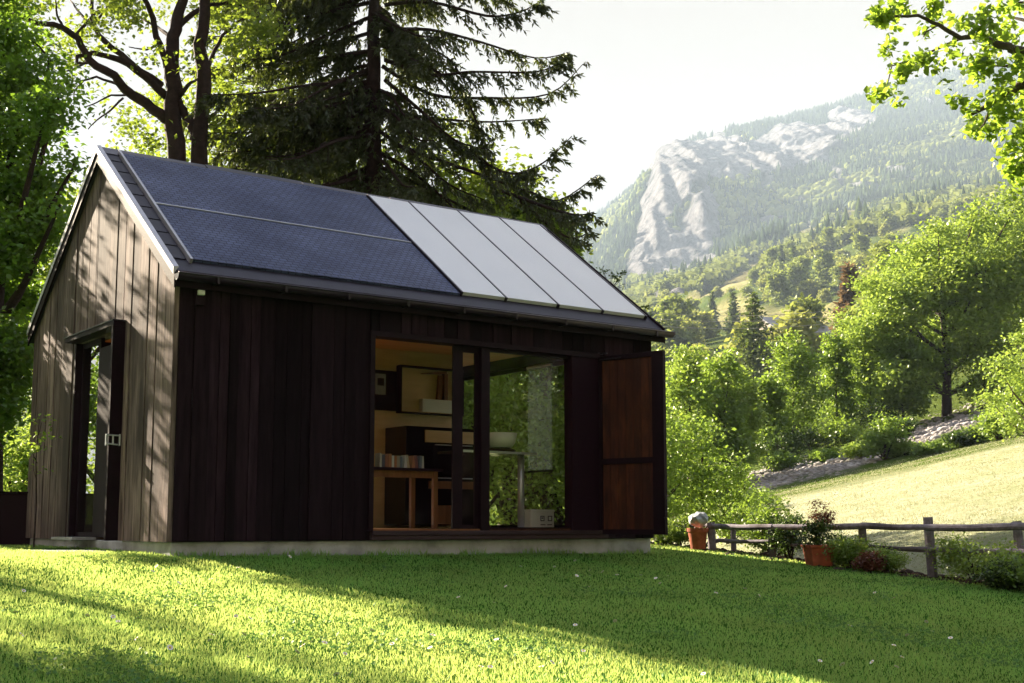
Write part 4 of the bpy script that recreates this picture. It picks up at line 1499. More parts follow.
# sparse leaf sprays near the limbs
sp_px = [(120, 8, 16), (45, 20, 22), (10, 10, 30), (95, 30, 14), (110, 55, 8), (150, 50, 14), (100, 90, 6), (135, 125, 18), (118, 118, 10), (60, 110, 8),
         (70, 60, 10), (130, 20, 16), (160, 12, 14), (215, 15, 24), (235, 45, 22), (220, 80, 20), (240, 105, 22), (228, 130, 18), (150, 150, 14), (130, 5, 20),
         (190, 60, 10), (78, 42, 12), (260, 30, 24), (30, -20, 30), (100, -20, 30), (170, -20, 30), (240, -20, 30), (160, 100, 10), (125, 92, 6), (195, 110, 12)]
bl = []
for px, py, r in sp_px:
    q = Vector(at(px, py, TY + random.uniform(-1.5, 1.5))) - org
    rr = r * TY / F
    bl.append((q.x, q.y, q.z, rr, rr * 1.4, rr))
me, cen = crown_mesh('crown', bl, M['leaf_beech'], 300, 26, 0.17, 0.10, 0.15, 0.6)
link('crown', me, tw)

# big leafy tree at the left edge
LY = 17.5
q = at(2, 500, LY)
lt = thing('leafy_tree', (q[0] - 0.35, LY, gz(q[0], LY)), 0, 'dense broad-leaved tree filling the left edge beside the cabin', 'tree')
org2 = Vector(lt.location)
bl = []
for px, py, r in [(-40, -30, 60), (0, 40, 40), (20, 80, 32), (-30, 100, 40), (10, 140, 42), (45, 115, 24), (-30, 180, 44), (25, 190, 30), (38, 225, 26), (0, 250, 42),
                  (45, 245, 14), (-30, 300, 44), (10, 300, 34), (-10, 350, 42), (8, 375, 28), (-40, 400, 50), (-5, 400, 26), (75, 165, 10), (60, 205, 10),
                  (-80, 440, 50), (-128, 180, 17), (-102, 240, 18), (-130, 300, 17), (-92, 330, 16), (-112, 140, 16), (-88, 195, 18), (-120, 370, 16), (-98, 285, 13), (-140, 240, 12), (-112, 410, 14), (62, 85, 10), (50, 60, 12)]:
    q = Vector(at(px, py, LY + random.uniform(-1.2, 1.2))) - org2
    rr = r * LY / F
    bl.append((q.x, q.y, q.z, rr, rr * 1.25, rr * 0.85))
me, cen = crown_mesh('crown', bl, M['leaf_left'], 1700, 34, 0.20, 0.095, 0.25, 0.45)
link('crown', me, lt)
trunk_mb(6.5, 0.20, bl, cen, 90, lean=(0.3, 0.2)).build('trunk', M['bark'], lt, smooth=True)

q = at(22, 430, 20)
shrub('leafy_shrub', (q[0], 20.0, gz(q[0], 20)), 1.7, 2.1, 'sunlit yellow green shrub between the left tree and the cabin', M['leaf_pale'], ncl=160, per=30, leaf=0.09, stems=12)
q = at(74, 420, 12.55)
# slender sapling before the side door
q = np.array(hp(-0.42, 2.98, 0))
sap = thing('sapling', (q[0], q[1], gz(q[0], q[1])), 0, 'slender sapling growing up before the side door glass', 'plant')
mb = MB().tube([(0, 0, -0.05), (0.01, 0, 0.5), (-0.02, 0.01, 1.0), (0.0, 0, 1.45)], [0.012, 0.01, 0.007, 0.003], 6)
bl = []
for z in (0.9, 1.1, 1.25, 1.42):
    bl.append((random.uniform(-.12, .12), random.uniform(-.1, .1), z, 0.12, 0.12, 0.09))
    mb.tube([(0, 0, z - 0.15), bl[-1][:3]], [0.005, 0.002], 4)
me, _ = crown_mesh('foliage', bl, M['leaf_maple'], 16, 9, 0.05, 0.055, 0.2, 0.6)
link('foliage', me, sap)
mb.build('stem', M['bark'], sap)

# spruce with drooping boughs
SY = 24.0
q = at(373, 500, SY)
spr = thing('spruce_tree', (q[0], SY, gz(q[0], SY)), 0, 'tall dark spruce with a straight trunk and drooping boughs behind the roof', 'tree')
org = Vector(spr.location)
mb = MB()
limb(mb, [(374, 560), (373, 300), (374, 190), (373, 90), (373, 0), (373, -200), (373, -420)], 24, 5, 12, 0, SY)
NP, ND = [], []


def bough(P, r0, spray=0.55, density=1.0, hang=0.5):
    """a limb with side twigs; needles are hung on every twig"""
    P = [Vector(p) for p in P]
    Q = []
    for i in range(len(P) - 1):
        p0, p1, p2, p3 = P[max(i - 1, 0)], P[i], P[i + 1], P[min(i + 2, len(P) - 1)]
        for s in np.linspace(0, 1, 5)[:-1]:
            s = float(s)
            Q.append(0.5 * ((2 * p1) + (p2 - p0) * s + (2 * p0 - 5 * p1 + 4 * p2 - p3) * s * s + (3 * p1 - p0 - 3 * p2 + p3) * s ** 3))
    Q.append(P[-1])
    m = len(Q)
    mb.tube([q - org for q in Q], [max(0.006, r0 * (1 - 0.9 * i / m)) for i in range(m)], 5, cap=False)
    L = sum((Q[i + 1] - Q[i]).length for i in range(m - 1))
    nt_ = int(L * 14 * density)
    for k in range(nt_):
        t = (0.06 + 0.94 * random.random() ** 0.85)
        i = min(m - 2, int(t * (m - 1)))
        s = Q[i].lerp(Q[i + 1], t * (m - 1) - i)
        d = (Q[i + 1] - Q[i]).normalized()
        side = d.cross(Vector((0, 0, 1))).normalized() * random.choice((-1, 1))
        tl = spray * random.uniform(0.4, 1.1) * (1.15 - 0.6 * t)
        e = s + (d * 0.55 + side * random.uniform(0.3, 0.9)) * tl + Vector((0, 0, -hang * tl * random.uniform(0.3, 1.3)))
        if random.random() < 0.4:
            mb.tube([s - org, e - org], [0.006, 0.003], 3, cap=False)
        c = max(4, int(tl * 34))
        for j in range(c):
            w = (j + random.random()) / c
            NP.append(s.lerp(e, w) + Vector((0, 0, -0.10 * w * w * tl)))
            ND.append((e - s).normalized() * 0.7 + side * random.uniform(-.8, .8) + Vector((random.uniform(-.4, .4), random.uniform(-.4, .4), random.uniform(-.8, .15))))


def pb(pts, dY, r0=0.045, **k):
    n_ = len(pts) - 1
    bough([at(px, py, SY + dY * i / n_) for i, (px, py) in enumerate(pts)], r0, **k)


RIGHT = [
    [(382, 66), (430, 94), (487, 98), (549, 94), (583, 64)], [(385, 30), (430, 30), (480, 42), (535, 58), (570, 52)],
    [(385, 5), (430, 2), (487, 16), (520, 12), (542, 0)], [(380, 100), (446, 135), (503, 172), (540, 165), (572, 136)],
    [(390, 143), (467, 170), (530, 192), (560, 200), (597, 175)], [(385, 60), (430, 75), (470, 72), (535, 72), (560, 62)],
    [(380, 110), (430, 118), (490, 122), (548, 118)], [(385, 80), (420, 110), (455, 140), (490, 150)],
    [(378, 130), (420, 160), (450, 185), (485, 200)], [(500, 190), (540, 205), (575, 215), (594, 212)],
    [(520, 200), (545, 222), (570, 238), (590, 232)], [(380, 20), (410, 40), (450, 60), (470, 95)],
    [(380, 45), (420, 62), (460, 90), (478, 125), (485, 145)], [(382, -20), (440, -10), (500, -5), (545, -25)],
    [(382, -60), (430, -40), (490, -35), (530, -50)], [(382, -90), (440, -75), (500, -80)],
    [(375, 150), (410, 170), (440, 195), (460, 215)], [(376, 165), (420, 185), (470, 210), (510, 225)],
]
for i, pts in enumerate(RIGHT):
    pb(pts, random.uniform(-2.0, 1.5), spray=0.6, density=1.0, hang=0.7)
for k in range(112):
    z_px = random.uniform(-260, 190)
    dirx = random.choice([-1, -1, -1, -0.8, 0.45, 0.35])
    reach = (100 + 60 * random.random()) * (0.75 if z_px < -100 else 1.0)
    dep = random.uniform(-3.2, 3.2)
    x0 = 373
    if dirx < 0 and z_px > -40:
        reach *= random.uniform(0.8, 1.25)
    drop = random.uniform(10, 55)
    x0 += random.uniform(-4, 4)
    pts = [(x0, z_px - random.uniform(-4, 14)), (x0 + dirx * reach * .35, z_px + drop * .25), (x0 + dirx * reach * .7, z_px + drop * .8), (x0 + dirx * reach, z_px + drop * .85)]
    pb(pts, dep, spray=0.7, density=1.15, hang=0.8)
mb.build('trunk', M['bark'], spr, smooth=True)
P = np.array([list(p) for p in NP]) - np.array(org)
D = np.array([list(d) for d in ND])
D /= np.linalg.norm(D, axis=1, keepdims=True)
# each spray: three slim needle-covered twiglets
Pq = np.repeat(P, 2, 0)
Dq = np.repeat(D, 2, 0) + rng.normal(0, 0.35, (len(P) * 2, 3))
Dq /= np.linalg.norm(Dq, axis=1, keepdims=True)
Lq = rng.uniform(0.07, 0.17, len(Pq))[:, None]
Sx = np.cross(Dq, rng.normal(size=Dq.shape))
Sx /= np.linalg.norm(Sx, axis=1, keepdims=True)
Wq = 0.019
Vv = np.stack([Pq, Pq + Dq * Lq * .45 + Sx * Wq, Pq + Dq * Lq, Pq + Dq * Lq * .45 - Sx * Wq], 1).reshape(-1, 3)
link('foliage', mesh_np('foliage', Vv, np.arange(len(Vv)).reshape(-1, 4), M['needles']), spr)

# trees and bushes behind the house
behind = [
    (70, 300, 30, 8.4, 3.4, 'leaf_beech', 'sunlit pale tree far back between the left tree and the gable'),
    (150, 300, 34, 10.5, 3.8, 'leaf_beech', 'bright yellow green tree behind the two dark trunks'),
    (250, 300, 30, 12.0, 4.0, 'leaf_beech', 'bright green beech tree just left of the spruce'),
    (315, 300, 28, 9.6, 3.2, 'leaf_beech', 'green beech tree behind the lower boughs of the spruce'),
    (430, 300, 27, 8.6, 2.8, 'leaf_beech', 'sunlit tree right behind the spruce trunk over the ridge'),
    (505, 300, 28, 8.3, 2.0, 'leaf_beech', 'yellow green tree at the right edge of the spruce'),
    (545, 300, 27, 7.6, 1.3, 'leaf_mid', 'narrow green tree behind the ridge end of the roof'),
]
for px, py, Y, H, R, mt, lb in behind:
    x = float(at(px, py, Y)[0])
    broad_tree('broadleaf_tree', (x, Y, gz(x, Y)), H, R, lb, M[mt], ncl=380, per=30, csize=R * 0.12, leaf=0.14, nbl=11, base=0.42, group='trees behind the cabin')
# bushes that show through the glazed bay
for px, Y, w, h, mt, lb in [(470, 26, 2.6, 4.2, 'leaf_pale', 'tall leafy bush seen through the narrow sash'), (515, 27, 2.8, 4.5, 'leaf_pale', 'tall green bush seen through the left of the fixed window'),
                            (565, 27, 2.8, 4.6, 'leaf_pale', 'lighter tall bush seen through the right of the fixed window'), (620, 28, 3.0, 4.6, 'leaf_mid', 'tall bush hidden behind the open shutter')]:
    x = float(at(px, 500, Y)[0])
    shrub('tall_bush', (x, Y, gz(x, Y)), w, h, lb, M[mt], ncl=260, per=34, leaf=0.11, stems=16, group='tall bushes beyond the far gable')
# little dry plant tops over the right roof edge
for px, py, Y, s_, lb in [(609, 277, 21, 16, 'leafless dark shrub top behind the right slope of the roof'), (643, 313, 20.5, 14, 'small dark twiggy shrub top at the right roof corner')]:
    q0 = at(px, py, Y)
    zb = gz(q0[0], Y)
    t = thing('twiggy_shrub', (q0[0], Y, zb), 0, lb, 'shrub')
    mb = MB()
    o_ = Vector((q0[0], Y, zb))
    root = Vector((0, 0, -0.1))
    hub = Vector(at(px, py + s_, Y)) - o_
    mb.tube([root, hub * 0.5, hub], [0.03, 0.022, 0.012], 6)
    ends = []
    for k in range(11):
        e = Vector(at(px + random.uniform(-s_, s_), py + random.uniform(-s_ * .6, s_ * .8), Y + random.uniform(-.2, .2))) - o_
        mb.tube([hub, hub.lerp(e, .5) + Vector((0.02, 0, 0.03)), e], [0.009, 0.006, 0.003], 4)
        ends.append((*e, 0.07, 0.07, 0.05))
    mb.build('stems', M['bark'], t)
    me, _ = crown_mesh('foliage', ends, M['leaf_dark'], 26, 9, 0.035, 0.045)
    link('foliage', me, t)

# ------------------------------------------------------------------ trees right of the house
Yt = 29.0
x = float(at(703, 500, Yt)[0])
broad_tree('garden_tree', (x, Yt, gz(x, Yt)), 3.3, 1.2, 'small round leafy tree beside the shutter, behind the end of the fence', M['leaf_mid'], ncl=300, per=30, leaf=0.085, nb=60,
           csize=0.17, r=0.055, bark=M['bark'],
           blobs=[(-.8, 0, 1.0, .55, .6, .45), (-.2, .1, 1.35, .7, .7, .5), (.5, 0, 1.1, .7, .7, .5), (-.5, 0, 2.0, .75, .7, .6), (.3, 0, 2.15, .75, .7, .6), (.0, .1, 2.9, .6, .6, .45), (.95, 0, 1.7, .55, .6, .45), (-.75, .2, 2.7, .5, .5, .4), (.9, 0, .85, .4, .5, .3)])
mids = [  # picture column, base row, top row, distance, half width px, material, label
    (690, 470, 342, 70, 42, 'leaf_pale', 'pale green tree right above the small garden tree, nearest the shutter'),
    (640, 470, 350, 68, 45, 'leaf_mid', 'green tree half hidden by the open shutter'),
    (740, 480, 362, 72, 28, 'leaf_pale', 'pale yellow green tree between the garden tree and the dark alder'),
    (725, 478, 348, 66, 36, 'leaf_mid', 'mid green tree behind the pale trees near the shutter'),
    (795, 478, 338, 80, 36, 'leaf_mid', 'dark green tree standing left of the row beyond the stony bank'),
    (768, 486, 376, 76, 26, 'leaf_mid', 'short dark tree at the left end of the stony bank'),
    (838, 470, 330, 82, 24, 'leaf_mid', 'slim tree in the middle of the row beyond the stony bank'),
    (872, 462, 312, 84, 34, 'leaf_mid', 'thin-trunked light tree just left of the biggest tree'),
    (905, 450, 330, 80, 30, 'leaf_mid', 'shaded tree tucked under the left side of the biggest tree'),
]
for px, yb, yt, Y, hw, mt, lb in mids:
    x = float(at(px, yb, Y)[0])
    z0 = gz(x, Y)
    H = float(at(px, yt, Y)[2]) - z0
    R = hw * Y / F
    broad_tree('riverside_tree', (x, Y, z0), H, R, lb, M[mt], ncl=330, per=30, csize=R * 0.13, leaf=0.21, nbl=13, base=0.08, r=H * 0.014, bark=M['bark'], group='trees beyond the stony bank')
# the biggest tree, on the right
Y = 82.0
x = float(at(946, 400, Y)[0])
z0 = gz(x, Y)
bt_px = [(895, 296, 28), (900, 275, 28), (928, 256, 28), (962, 246, 32), (1003, 238, 36), (975, 214, 16), (1018, 202, 18), (938, 232, 14), (908, 248, 13), (868, 285, 14), (850, 322, 13), (874, 336, 26), (900, 310, 36), (940, 285, 40), (985, 275, 44), (1020, 290, 44),
         (1050, 235, 44), (880, 355, 24), (915, 345, 30), (985, 330, 36), (905, 392, 22), (928, 372, 22), (985, 388, 22), (1012, 384, 24), (965, 355, 26), (1025, 340, 34), (1060, 300, 44), (862, 338, 14), (950, 320, 26), (1070, 360, 34), (895, 375, 18), (1000, 365, 22)]
bl = []
for px, py, r in bt_px:
    Yq = Y + random.uniform(-3.5, 3.5)
    q = Vector(at(px, py, Yq)) - Vector((x, Y, z0))
    rr = r * Y / F
    bl.append((q.x, q.y, q.z, rr, rr, rr * 0.8))
broad_tree('big_tree', (x, Y, z0), 11.5, 7, 'largest spreading tree on the right with a dark forked trunk', M['leaf_pale'], blobs=bl, ncl=2300, per=36, csize=0.55, leaf=0.25, nb=120, r=0.30, bark=M['bark'])
# right edge tree, nearer
Y = 44.0
x = float(at(1030, 470, Y)[0])
z0 = gz(x, Y)
bl = []
for px, py, r in [(1000, 370, 20), (1010, 400, 26), (1020, 345, 22), (1040, 380, 34), (1060, 330, 34), (990, 400, 14), (1050, 420, 30), (1005, 425, 18), (1090, 390, 40)]:
    q = Vector(at(px, py, Y + random.uniform(-1, 1))) - Vector((x, Y, z0))
    rr = r * Y / F
    bl.append((q.x, q.y, q.z, rr, rr, rr * 0.8))
broad_tree('edge_tree', (x, Y, z0), 4.2, 2, 'light green tree cut by the right edge above the meadow', M['leaf_pale'], blobs=bl, ncl=330, per=30, csize=0.24, leaf=0.13, nb=60, r=0.10)
# shrubs along the top of the meadow and the bank
hedge = [(884, 452, 62, 22, 34, 'leaf_mid', 'dark rounded shrub standing alone before the stony bank'), (900, 438, 72, 18, 14, 'leaf_dark', 'dark low shrub at the foot of the slim trees'),
         (962, 441, 60, 22, 10, 'leaf_dark', 'dark low shrub on the meadow edge left of the edge tree'), (1000, 436, 58, 26, 24, 'leaf_mid', 'green shrub on the meadow edge below the edge tree'),
         (930, 452, 60, 16, 6, 'leaf_mid', 'low green shrub on the verge in the middle of the meadow edge'), (860, 460, 66, 22, 9, 'leaf_pale', 'flat pale shrub on the verge left of the lone shrub'),
         (905, 455, 62, 20, 8, 'leaf_pale', 'flat pale shrub on the verge right of the lone shrub'), (825, 470, 68, 20, 8, 'leaf_mid', 'small green shrub beside the lower end of the stony bank'),
         (760, 505, 44, 30, 18, 'leaf_mid', 'leafy shrub behind the fence beside the garden tree'), (728, 522, 34, 30, 22, 'leaf_mid', 'green shrub at the foot of the garden tree'),
         (785, 478, 70, 22, 12, 'leaf_mid', 'shrub at the left tip of the stony bank'), (1040, 425, 60, 30, 26, 'leaf_mid', 'shrub on the meadow edge at the right border'),
         (845, 440, 76, 28, 24, 'leaf_mid', 'dark undergrowth clump below the slim trees'), (815, 450, 76, 28, 26, 'leaf_dark', 'dark undergrowth clump below the dark alder'),
         (875, 432, 80, 28, 26, 'leaf_dark', 'dark undergrowth clump left of the big trunk'), (780, 455, 74, 26, 26, 'leaf_dark', 'dark undergrowth clump near the left end of the bank')]
for px, py, Y, hw, hh, mt, lb in hedge:
    x = float(at(px, py, Y)[0])
    z0 = gz(x, Y)
    w = hw * 2 * Y / F
    h = max(0.5, float(at(px, py - hh, Y)[2]) - z0) if Y < 50 else hh * 1.5 * Y / F
    shrub('field_shrub', (x, Y, z0), w, h, lb, M[mt], ncl=90, per=26, leaf=0.17 if Y > 50 else 0.09, csize=w * 0.09, group='shrubs along the meadow edge')

# stones on the bank
ico = bmesh.new()
bmesh.ops.create_icosphere(ico, subdivisions=1, radius=1)
iv = np.array([v.co[:] for v in ico.verts])
iff = np.array([[v.index for v in f.verts] for f in ico.faces])
ico.free()


def scatter(name, protoV, protoF, pos, scl, mat, jit=0.0, rotz=True):
    n = len(pos)
    k = len(protoV)
    th = rng.uniform(0, 2 * PI, n) if rotz else np.zeros(n)
    c_, s_ = np.cos(th)[:, None], np.sin(th)[:, None]
    Pv = np.repeat(protoV[None], n, 0)
    if jit:
        Pv = Pv * (1 + rng.uniform(-jit, jit, (n, k, 1)))
    x = Pv[:, :, 0] * c_ - Pv[:, :, 1] * s_
    y = Pv[:, :, 0] * s_ + Pv[:, :, 1] * c_
    Vv = np.stack([x, y, Pv[:, :, 2]], -1) * scl[:, None, :] + pos[:, None, :]
    Ff = protoF[None] + (np.arange(n) * k)[:, None, None]
    return mesh_np(name, Vv.reshape(-1, 3), Ff.reshape(-1, protoF.shape[1]), mat)


gmask = (gravel > 0.6).ravel()
gi = np.flatnonzero(gmask)
if len(gi):
    pick = rng.choice(gi, 5200)
    pos = np.stack([GX.ravel()[pick] + rng.normal(0, .25, len(pick)), GY.ravel()[pick] + rng.normal(0, .3, len(pick)), np.zeros(len(pick))], 1)
    pos[:, 2] = ground(pos[:, 0], pos[:, 1])
    sz = rng.gamma(2.0, 0.042, len(pick))[:, None] * np.array([1.2, 1.0, 0.6])
    M['stone'] = plain('grey_stones', (0.33, 0.31, 0.31), 0.9, var=0.4, nscale=2.0)
    tag(link('stones', scatter('stones', iv, iff, pos, sz, M['stone'], 0.25)), kind='stuff')
# clods and pale pebbles of the bed under the fence
sidx = np.flatnonzero((soil > 0.5).ravel())
pick = rng.choice(sidx, 2500)
pos = np.stack([GX.ravel()[pick] + rng.normal(0, .1, len(pick)), GY.ravel()[pick] + rng.normal(0, .1, len(pick)), np.zeros(len(pick))], 1)
pos[:, 2] = ground(pos[:, 0], pos[:, 1])
sz = rng.gamma(2.0, 0.010, len(pick))[:, None] * np.array([1.3, 1.0, 0.7])
tag(link('bark_mulch', scatter('bark_mulch', iv, iff, pos, sz, M['soil'], 0.3)), kind='stuff')

# meadow grass stubble, lower part that shows close behind the fence
n = 90000
Yg = 15 + 45 * rng.random(n) ** 1.3
ug = rng.uniform(0.10, 0.52, n)
xg = ug * Yg
keep = Yg - crest_y(xg) > 1.7
xg, Yg = xg[keep], Yg[keep]
n = len(xg)
zg = ground(xg, Yg)
hgt = rng.uniform(0.02, 0.07, n) * (0.7 + fbm(xg, Yg, 3, 70))
wd = 0.003 + 0.0008 * Yg
th = rng.uniform(0, 2 * PI, n)
lx, ly = rng.normal(0, 0.6, n) * hgt, rng.normal(0, 0.6, n) * hgt
p0 = np.stack([xg - np.cos(th) * wd / 2, Yg - np.sin(th) * wd / 2, zg - 0.01], 1)
p1 = np.stack([xg + np.cos(th) * wd / 2, Yg + np.sin(th) * wd / 2, zg - 0.01], 1)
p2 = np.stack([xg + lx, Yg + ly, zg + hgt], 1)
M['hay'] = leafmat('meadow_stubble', (0.20, 0.25, 0.10), (0.42, 0.41, 0.27), (0.52, 0.50, 0.30), 0.35, 0.5, 0.03)
tag(link('meadow_grass', mesh_np('meadow_grass', np.stack([p0, p1, p2], 1).reshape(-1, 3), np.arange(3 * n).reshape(n, 3), M['hay'])), kind='stuff')

# ------------------------------------------------------------------ overhanging maple, top right
MY = 11.0
mx = float(at(1420, 300, MY)[0])
mt_ = thing('maple_tree', (mx, MY, gz(mx, MY)), 0, 'maple whose leafy branches hang into the top right corner', 'tree')
org = Vector(mt_.location)
mb = MB()
top = Vector(at(1400, -200, MY)) - org
mb.tube([(0, 0, -0.3), (0, 0, 0), (0.05, 0, top.z * .3), (0, 0.05, top.z * .7), (top.x, 0, top.z)], [0.3, 0.22, 0.18, 0.13, 0.05], 10, jitter=0.05)
zo = lambda pts: [(860 + x / 3.79, y / 3.79) for x, y in pts]
for pts, w0, w1, dY in [
    ([(2000, 300), (1400, 200), (900, 200), (620, 205), (560, 180), (430, 135)], 20, 6, -.3),
    ([(430, 135), (380, 145), (300, 95), (220, 60), (100, 65), (70, 72)], 6, 1.6, -.4), ([(430, 135), (370, 150), (280, 190), (200, 225), (150, 290)], 4, 1.2, .3),
    ([(2050, 500), (1400, 380), (900, 300), (680, 290), (600, 330), (500, 390), (430, 430), (380, 410)], 18, 2, .3),
    ([(900, 300), (760, 150), (640, 80), (560, 60)], 8, 2, .5), ([(1400, 380), (1000, 480), (760, 560), (620, 620), (560, 610)], 12, 2, -.3),
    ([(680, 290), (600, 250), (480, 250), (380, 280)], 4, 1.4, .3), ([(1400, 200), (1000, 60), (700, 10), (600, 10)], 10, 2, 0),
    ([(500, 390), (470, 470), (440, 500)], 3, 1, .2), ([(300, 95), (250, 120), (240, 140)], 2, 1, 0), ([(200, 225), (120, 250), (100, 330)], 2, 1, 0)]:
    limb(mb, zo(pts), w0, w1, 7, dY, MY)
mb.build('trunk', M['bark_grey'], mt_, smooth=True)
cl = [(95, 60, 40), (60, 70, 20), (150, 22, 50), (280, 22, 34), (285, 60, 24), (250, 118, 26), (110, 178, 42), (90, 100, 10), (130, 105, 12), (380, 90, 34), (340, 80, 22),
      (330, 180, 20), (160, 270, 46), (215, 248, 44), (90, 335, 46), (65, 365, 30), (150, 375, 22), (235, 225, 30), (320, 300, 26), (300, 245, 24), (375, 210, 16), (470, 100, 44),
      (500, 180, 54), (440, 255, 56), (480, 250, 50), (560, 150, 50), (600, 255, 60), (370, 385, 28), (450, 470, 56), (410, 490, 24), (500, 500, 30), (560, 420, 60), (520, 370, 50),
      (590, 560, 70), (560, 100, 34), (610, 20, 40), (640, 340, 80), (560, 75, 12), (640, 650, 80), (580, 640, 40), (700, 200, 70), (730, 400, 90), (720, 540, 80), (540, 300, 46), (460, 130, 40),
      (640, 460, 60), (545, 25, 22), (780, 60, 90), (820, 300, 110), (860, 600, 110), (950, 150, 120), (1000, 450, 130), (1150, 250, 140), (465, 45, 16), (430, 400, 16)]
bl = []
for zx, zy, r in cl:
    q = Vector(at(860 + zx / 3.79, zy / 3.79, MY + random.uniform(-.5, .5))) - org
    rr = r / 3.79 * MY / F
    bl.append((q.x, q.y, q.z, rr, rr * 1.5, rr * .8))
B = np.array(bl)
ncl = 1050
area = B[:, 3] ** 1.35
pick = rng.choice(len(B), ncl, p=area / area.sum())
cen = B[pick, :3] + rng.normal(0, 0.42, (ncl, 3)) * B[pick, 3:6]
idx = np.repeat(np.arange(ncl), rng.integers(3, 8, ncl))
pos = cen[idx] + rng.normal(0, 0.035, (len(idx), 3))
Vv, Ff = maple_leaves(pos, 0.062)
link('crown', mesh_np('crown', Vv, Ff, M['leaf_maple']), mt_)

# ------------------------------------------------------------------ shade trees outside the frame on the left
for px_x, Y, H, R, nc_, bs, lb in [(-9.8, 12.5, 8.2, 1.9, 620, 0.45, 'dense tree left of the frame that shades the near corner of the lawn'),
                                (-16.0, 20.8, 12.5, 1.3, 40, 0.5, 'thin-crowned tree left of the frame that throws streaks of shade on the lawn'),
                                (-25.0, 25.0, 9.0, 3.4, 330, 0.2, 'tree further out to the left, mirrored in the side door glass')]:
    broad_tree('lawn_tree', (px_x, Y, gz(px_x, Y)), H, R, lb, M['leaf_left'], ncl=nc_, per=30, csize=0.30, leaf=0.13, base=bs, nbl=9, nb=26, r=0.09 if nc_ == 40 else 0.2)
shrub('tall_bush', (-12.5, 19.0, gz(-12.5, 19.0)), 3.2, 3.9, 'tall bush beyond the left edge, mirrored in the side door glass', M['leaf_pale'], ncl=200, per=30, leaf=0.11, stems=14)

# ------------------------------------------------------------------ far slope: single trees, roofs, cables
protos = []
for i, (mt, H, R) in enumerate([('leaf_far', 11, 5.0), ('leaf_far_light', 10, 4.6), ('leaf_far', 14, 4.6), ('leaf_far_light', 7, 4.2)]):
    bl = auto_blobs(H, R, 0.02, 9)
    me, cen = crown_mesh('hillside_tree', bl, M[mt], 120, 16, R * 0.16, 1.25, 0.5, 0.7)
    protos.append(me)
cf = conifer_mesh(15, 3.6, 16, M['needles_pale'], 8, 0.3, 'hillside_conifer', 16, 1.3)
rs = random.Random(5)
cnt = 0
tries = 0
placed = []
while cnt < 296 and tries < 9000:
    tries += 1
    Y = math.exp(rs.uniform(math.log(150), math.log(1000)))
    px = rs.uniform(590, 1050) if rs.random() < 0.93 else rs.uniform(100, 600)
    if Y < 520 and 690 < px < 885 and rs.random() < 0.93:
        continue
    xx = (px - 512) / F * Y
    i = int(np.searchsorted(ys, Y))
    j = int(np.argmin(np.abs(GX[min(i, nr - 1)] - xx)))
    if meadow_far[min(i, nr - 1), j] > 0.35:
        continue
    if any((xx - a) ** 2 + (Y - b) ** 2 < (6.5 + Y * 0.006) ** 2 for a, b in placed):
        continue
    placed.append((xx, Y))
    con = rs.random() < 0.10
    k = rs.choice([0, 0, 1, 1, 2, 3])
    name = 'hillside_conifer' if con else 'hillside_tree'
    o = bpy.data.objects.new(name, cf if con else protos[k])
    COL.objects.link(o)
    s = rs.uniform(0.75, 1.35) * (0.8 if Y < 300 else 1.1)
    o.location = (xx, Y, gz(xx, Y) - 0.6)
    o.scale = (s * rs.uniform(.9, 1.2), s, s * rs.uniform(.85, 1.1))
    o.rotation_euler = (0, 0, rs.uniform(0, 6.28))
    if con:
        tag(o, 'small dark conifer among the hillside trees below the mountain', 'conifer', 'conifers on the far hillside')
    else:
        tag(o, 'rounded leafy tree on the far hillside below the mountain', 'tree', 'leafy trees on the far hillside')
    cnt += 1

# bright conifer in the valley and the browned one
for px, yb, yt, Y, R, mt, lb, gap in [(754, 372, 289, 175, 5.5, 'needles_pale', 'solitary layered conifer in the valley left of the grey roofs', 0.15), (851, 318, 264, 190, 3.0, 'needles_brown', 'reddish brown conifer beside a pale roof on the slope', 0.0)]:
    x = float(at(px, yb, Y)[0])
    z0 = float(at(px, yb, Y)[2])
    H = float(at(px, yt, Y)[2]) - z0
    zg_ = gz(x, Y)
    H2 = float(at(px, yt, Y)[2]) - zg_
    t = thing('valley_conifer', (x, Y, zg_), 0, lb, 'conifer')
    link('foliage', conifer_mesh(max(H, H2), R, 17, M[mt], 10, 0.28, 'foliage', 34, 0.75 if gap else 1.3, gap), t)
    MB().tube([(0, 0, -0.5), (0, 0, max(H, H2) * 0.98)], [0.25, 0.04], 7).build('trunk', M['bark'], t)

M['roof_grey'] = plain('grey_roof_sheet', (0.30, 0.30, 0.35), 0.5, var=0.15, nscale=0.5)
M['roof_pale'] = plain('pale_roof_tiles', (0.42, 0.38, 0.36), 0.7, var=0.15, nscale=0.5)
M['render_wall'] = plain('rendered_wall', (0.50, 0.44, 0.38), 0.9, var=0.1, nscale=0.4)
M['dark_window'] = plain('window_dark', (0.03, 0.03, 0.035), 0.2, bmp=0)


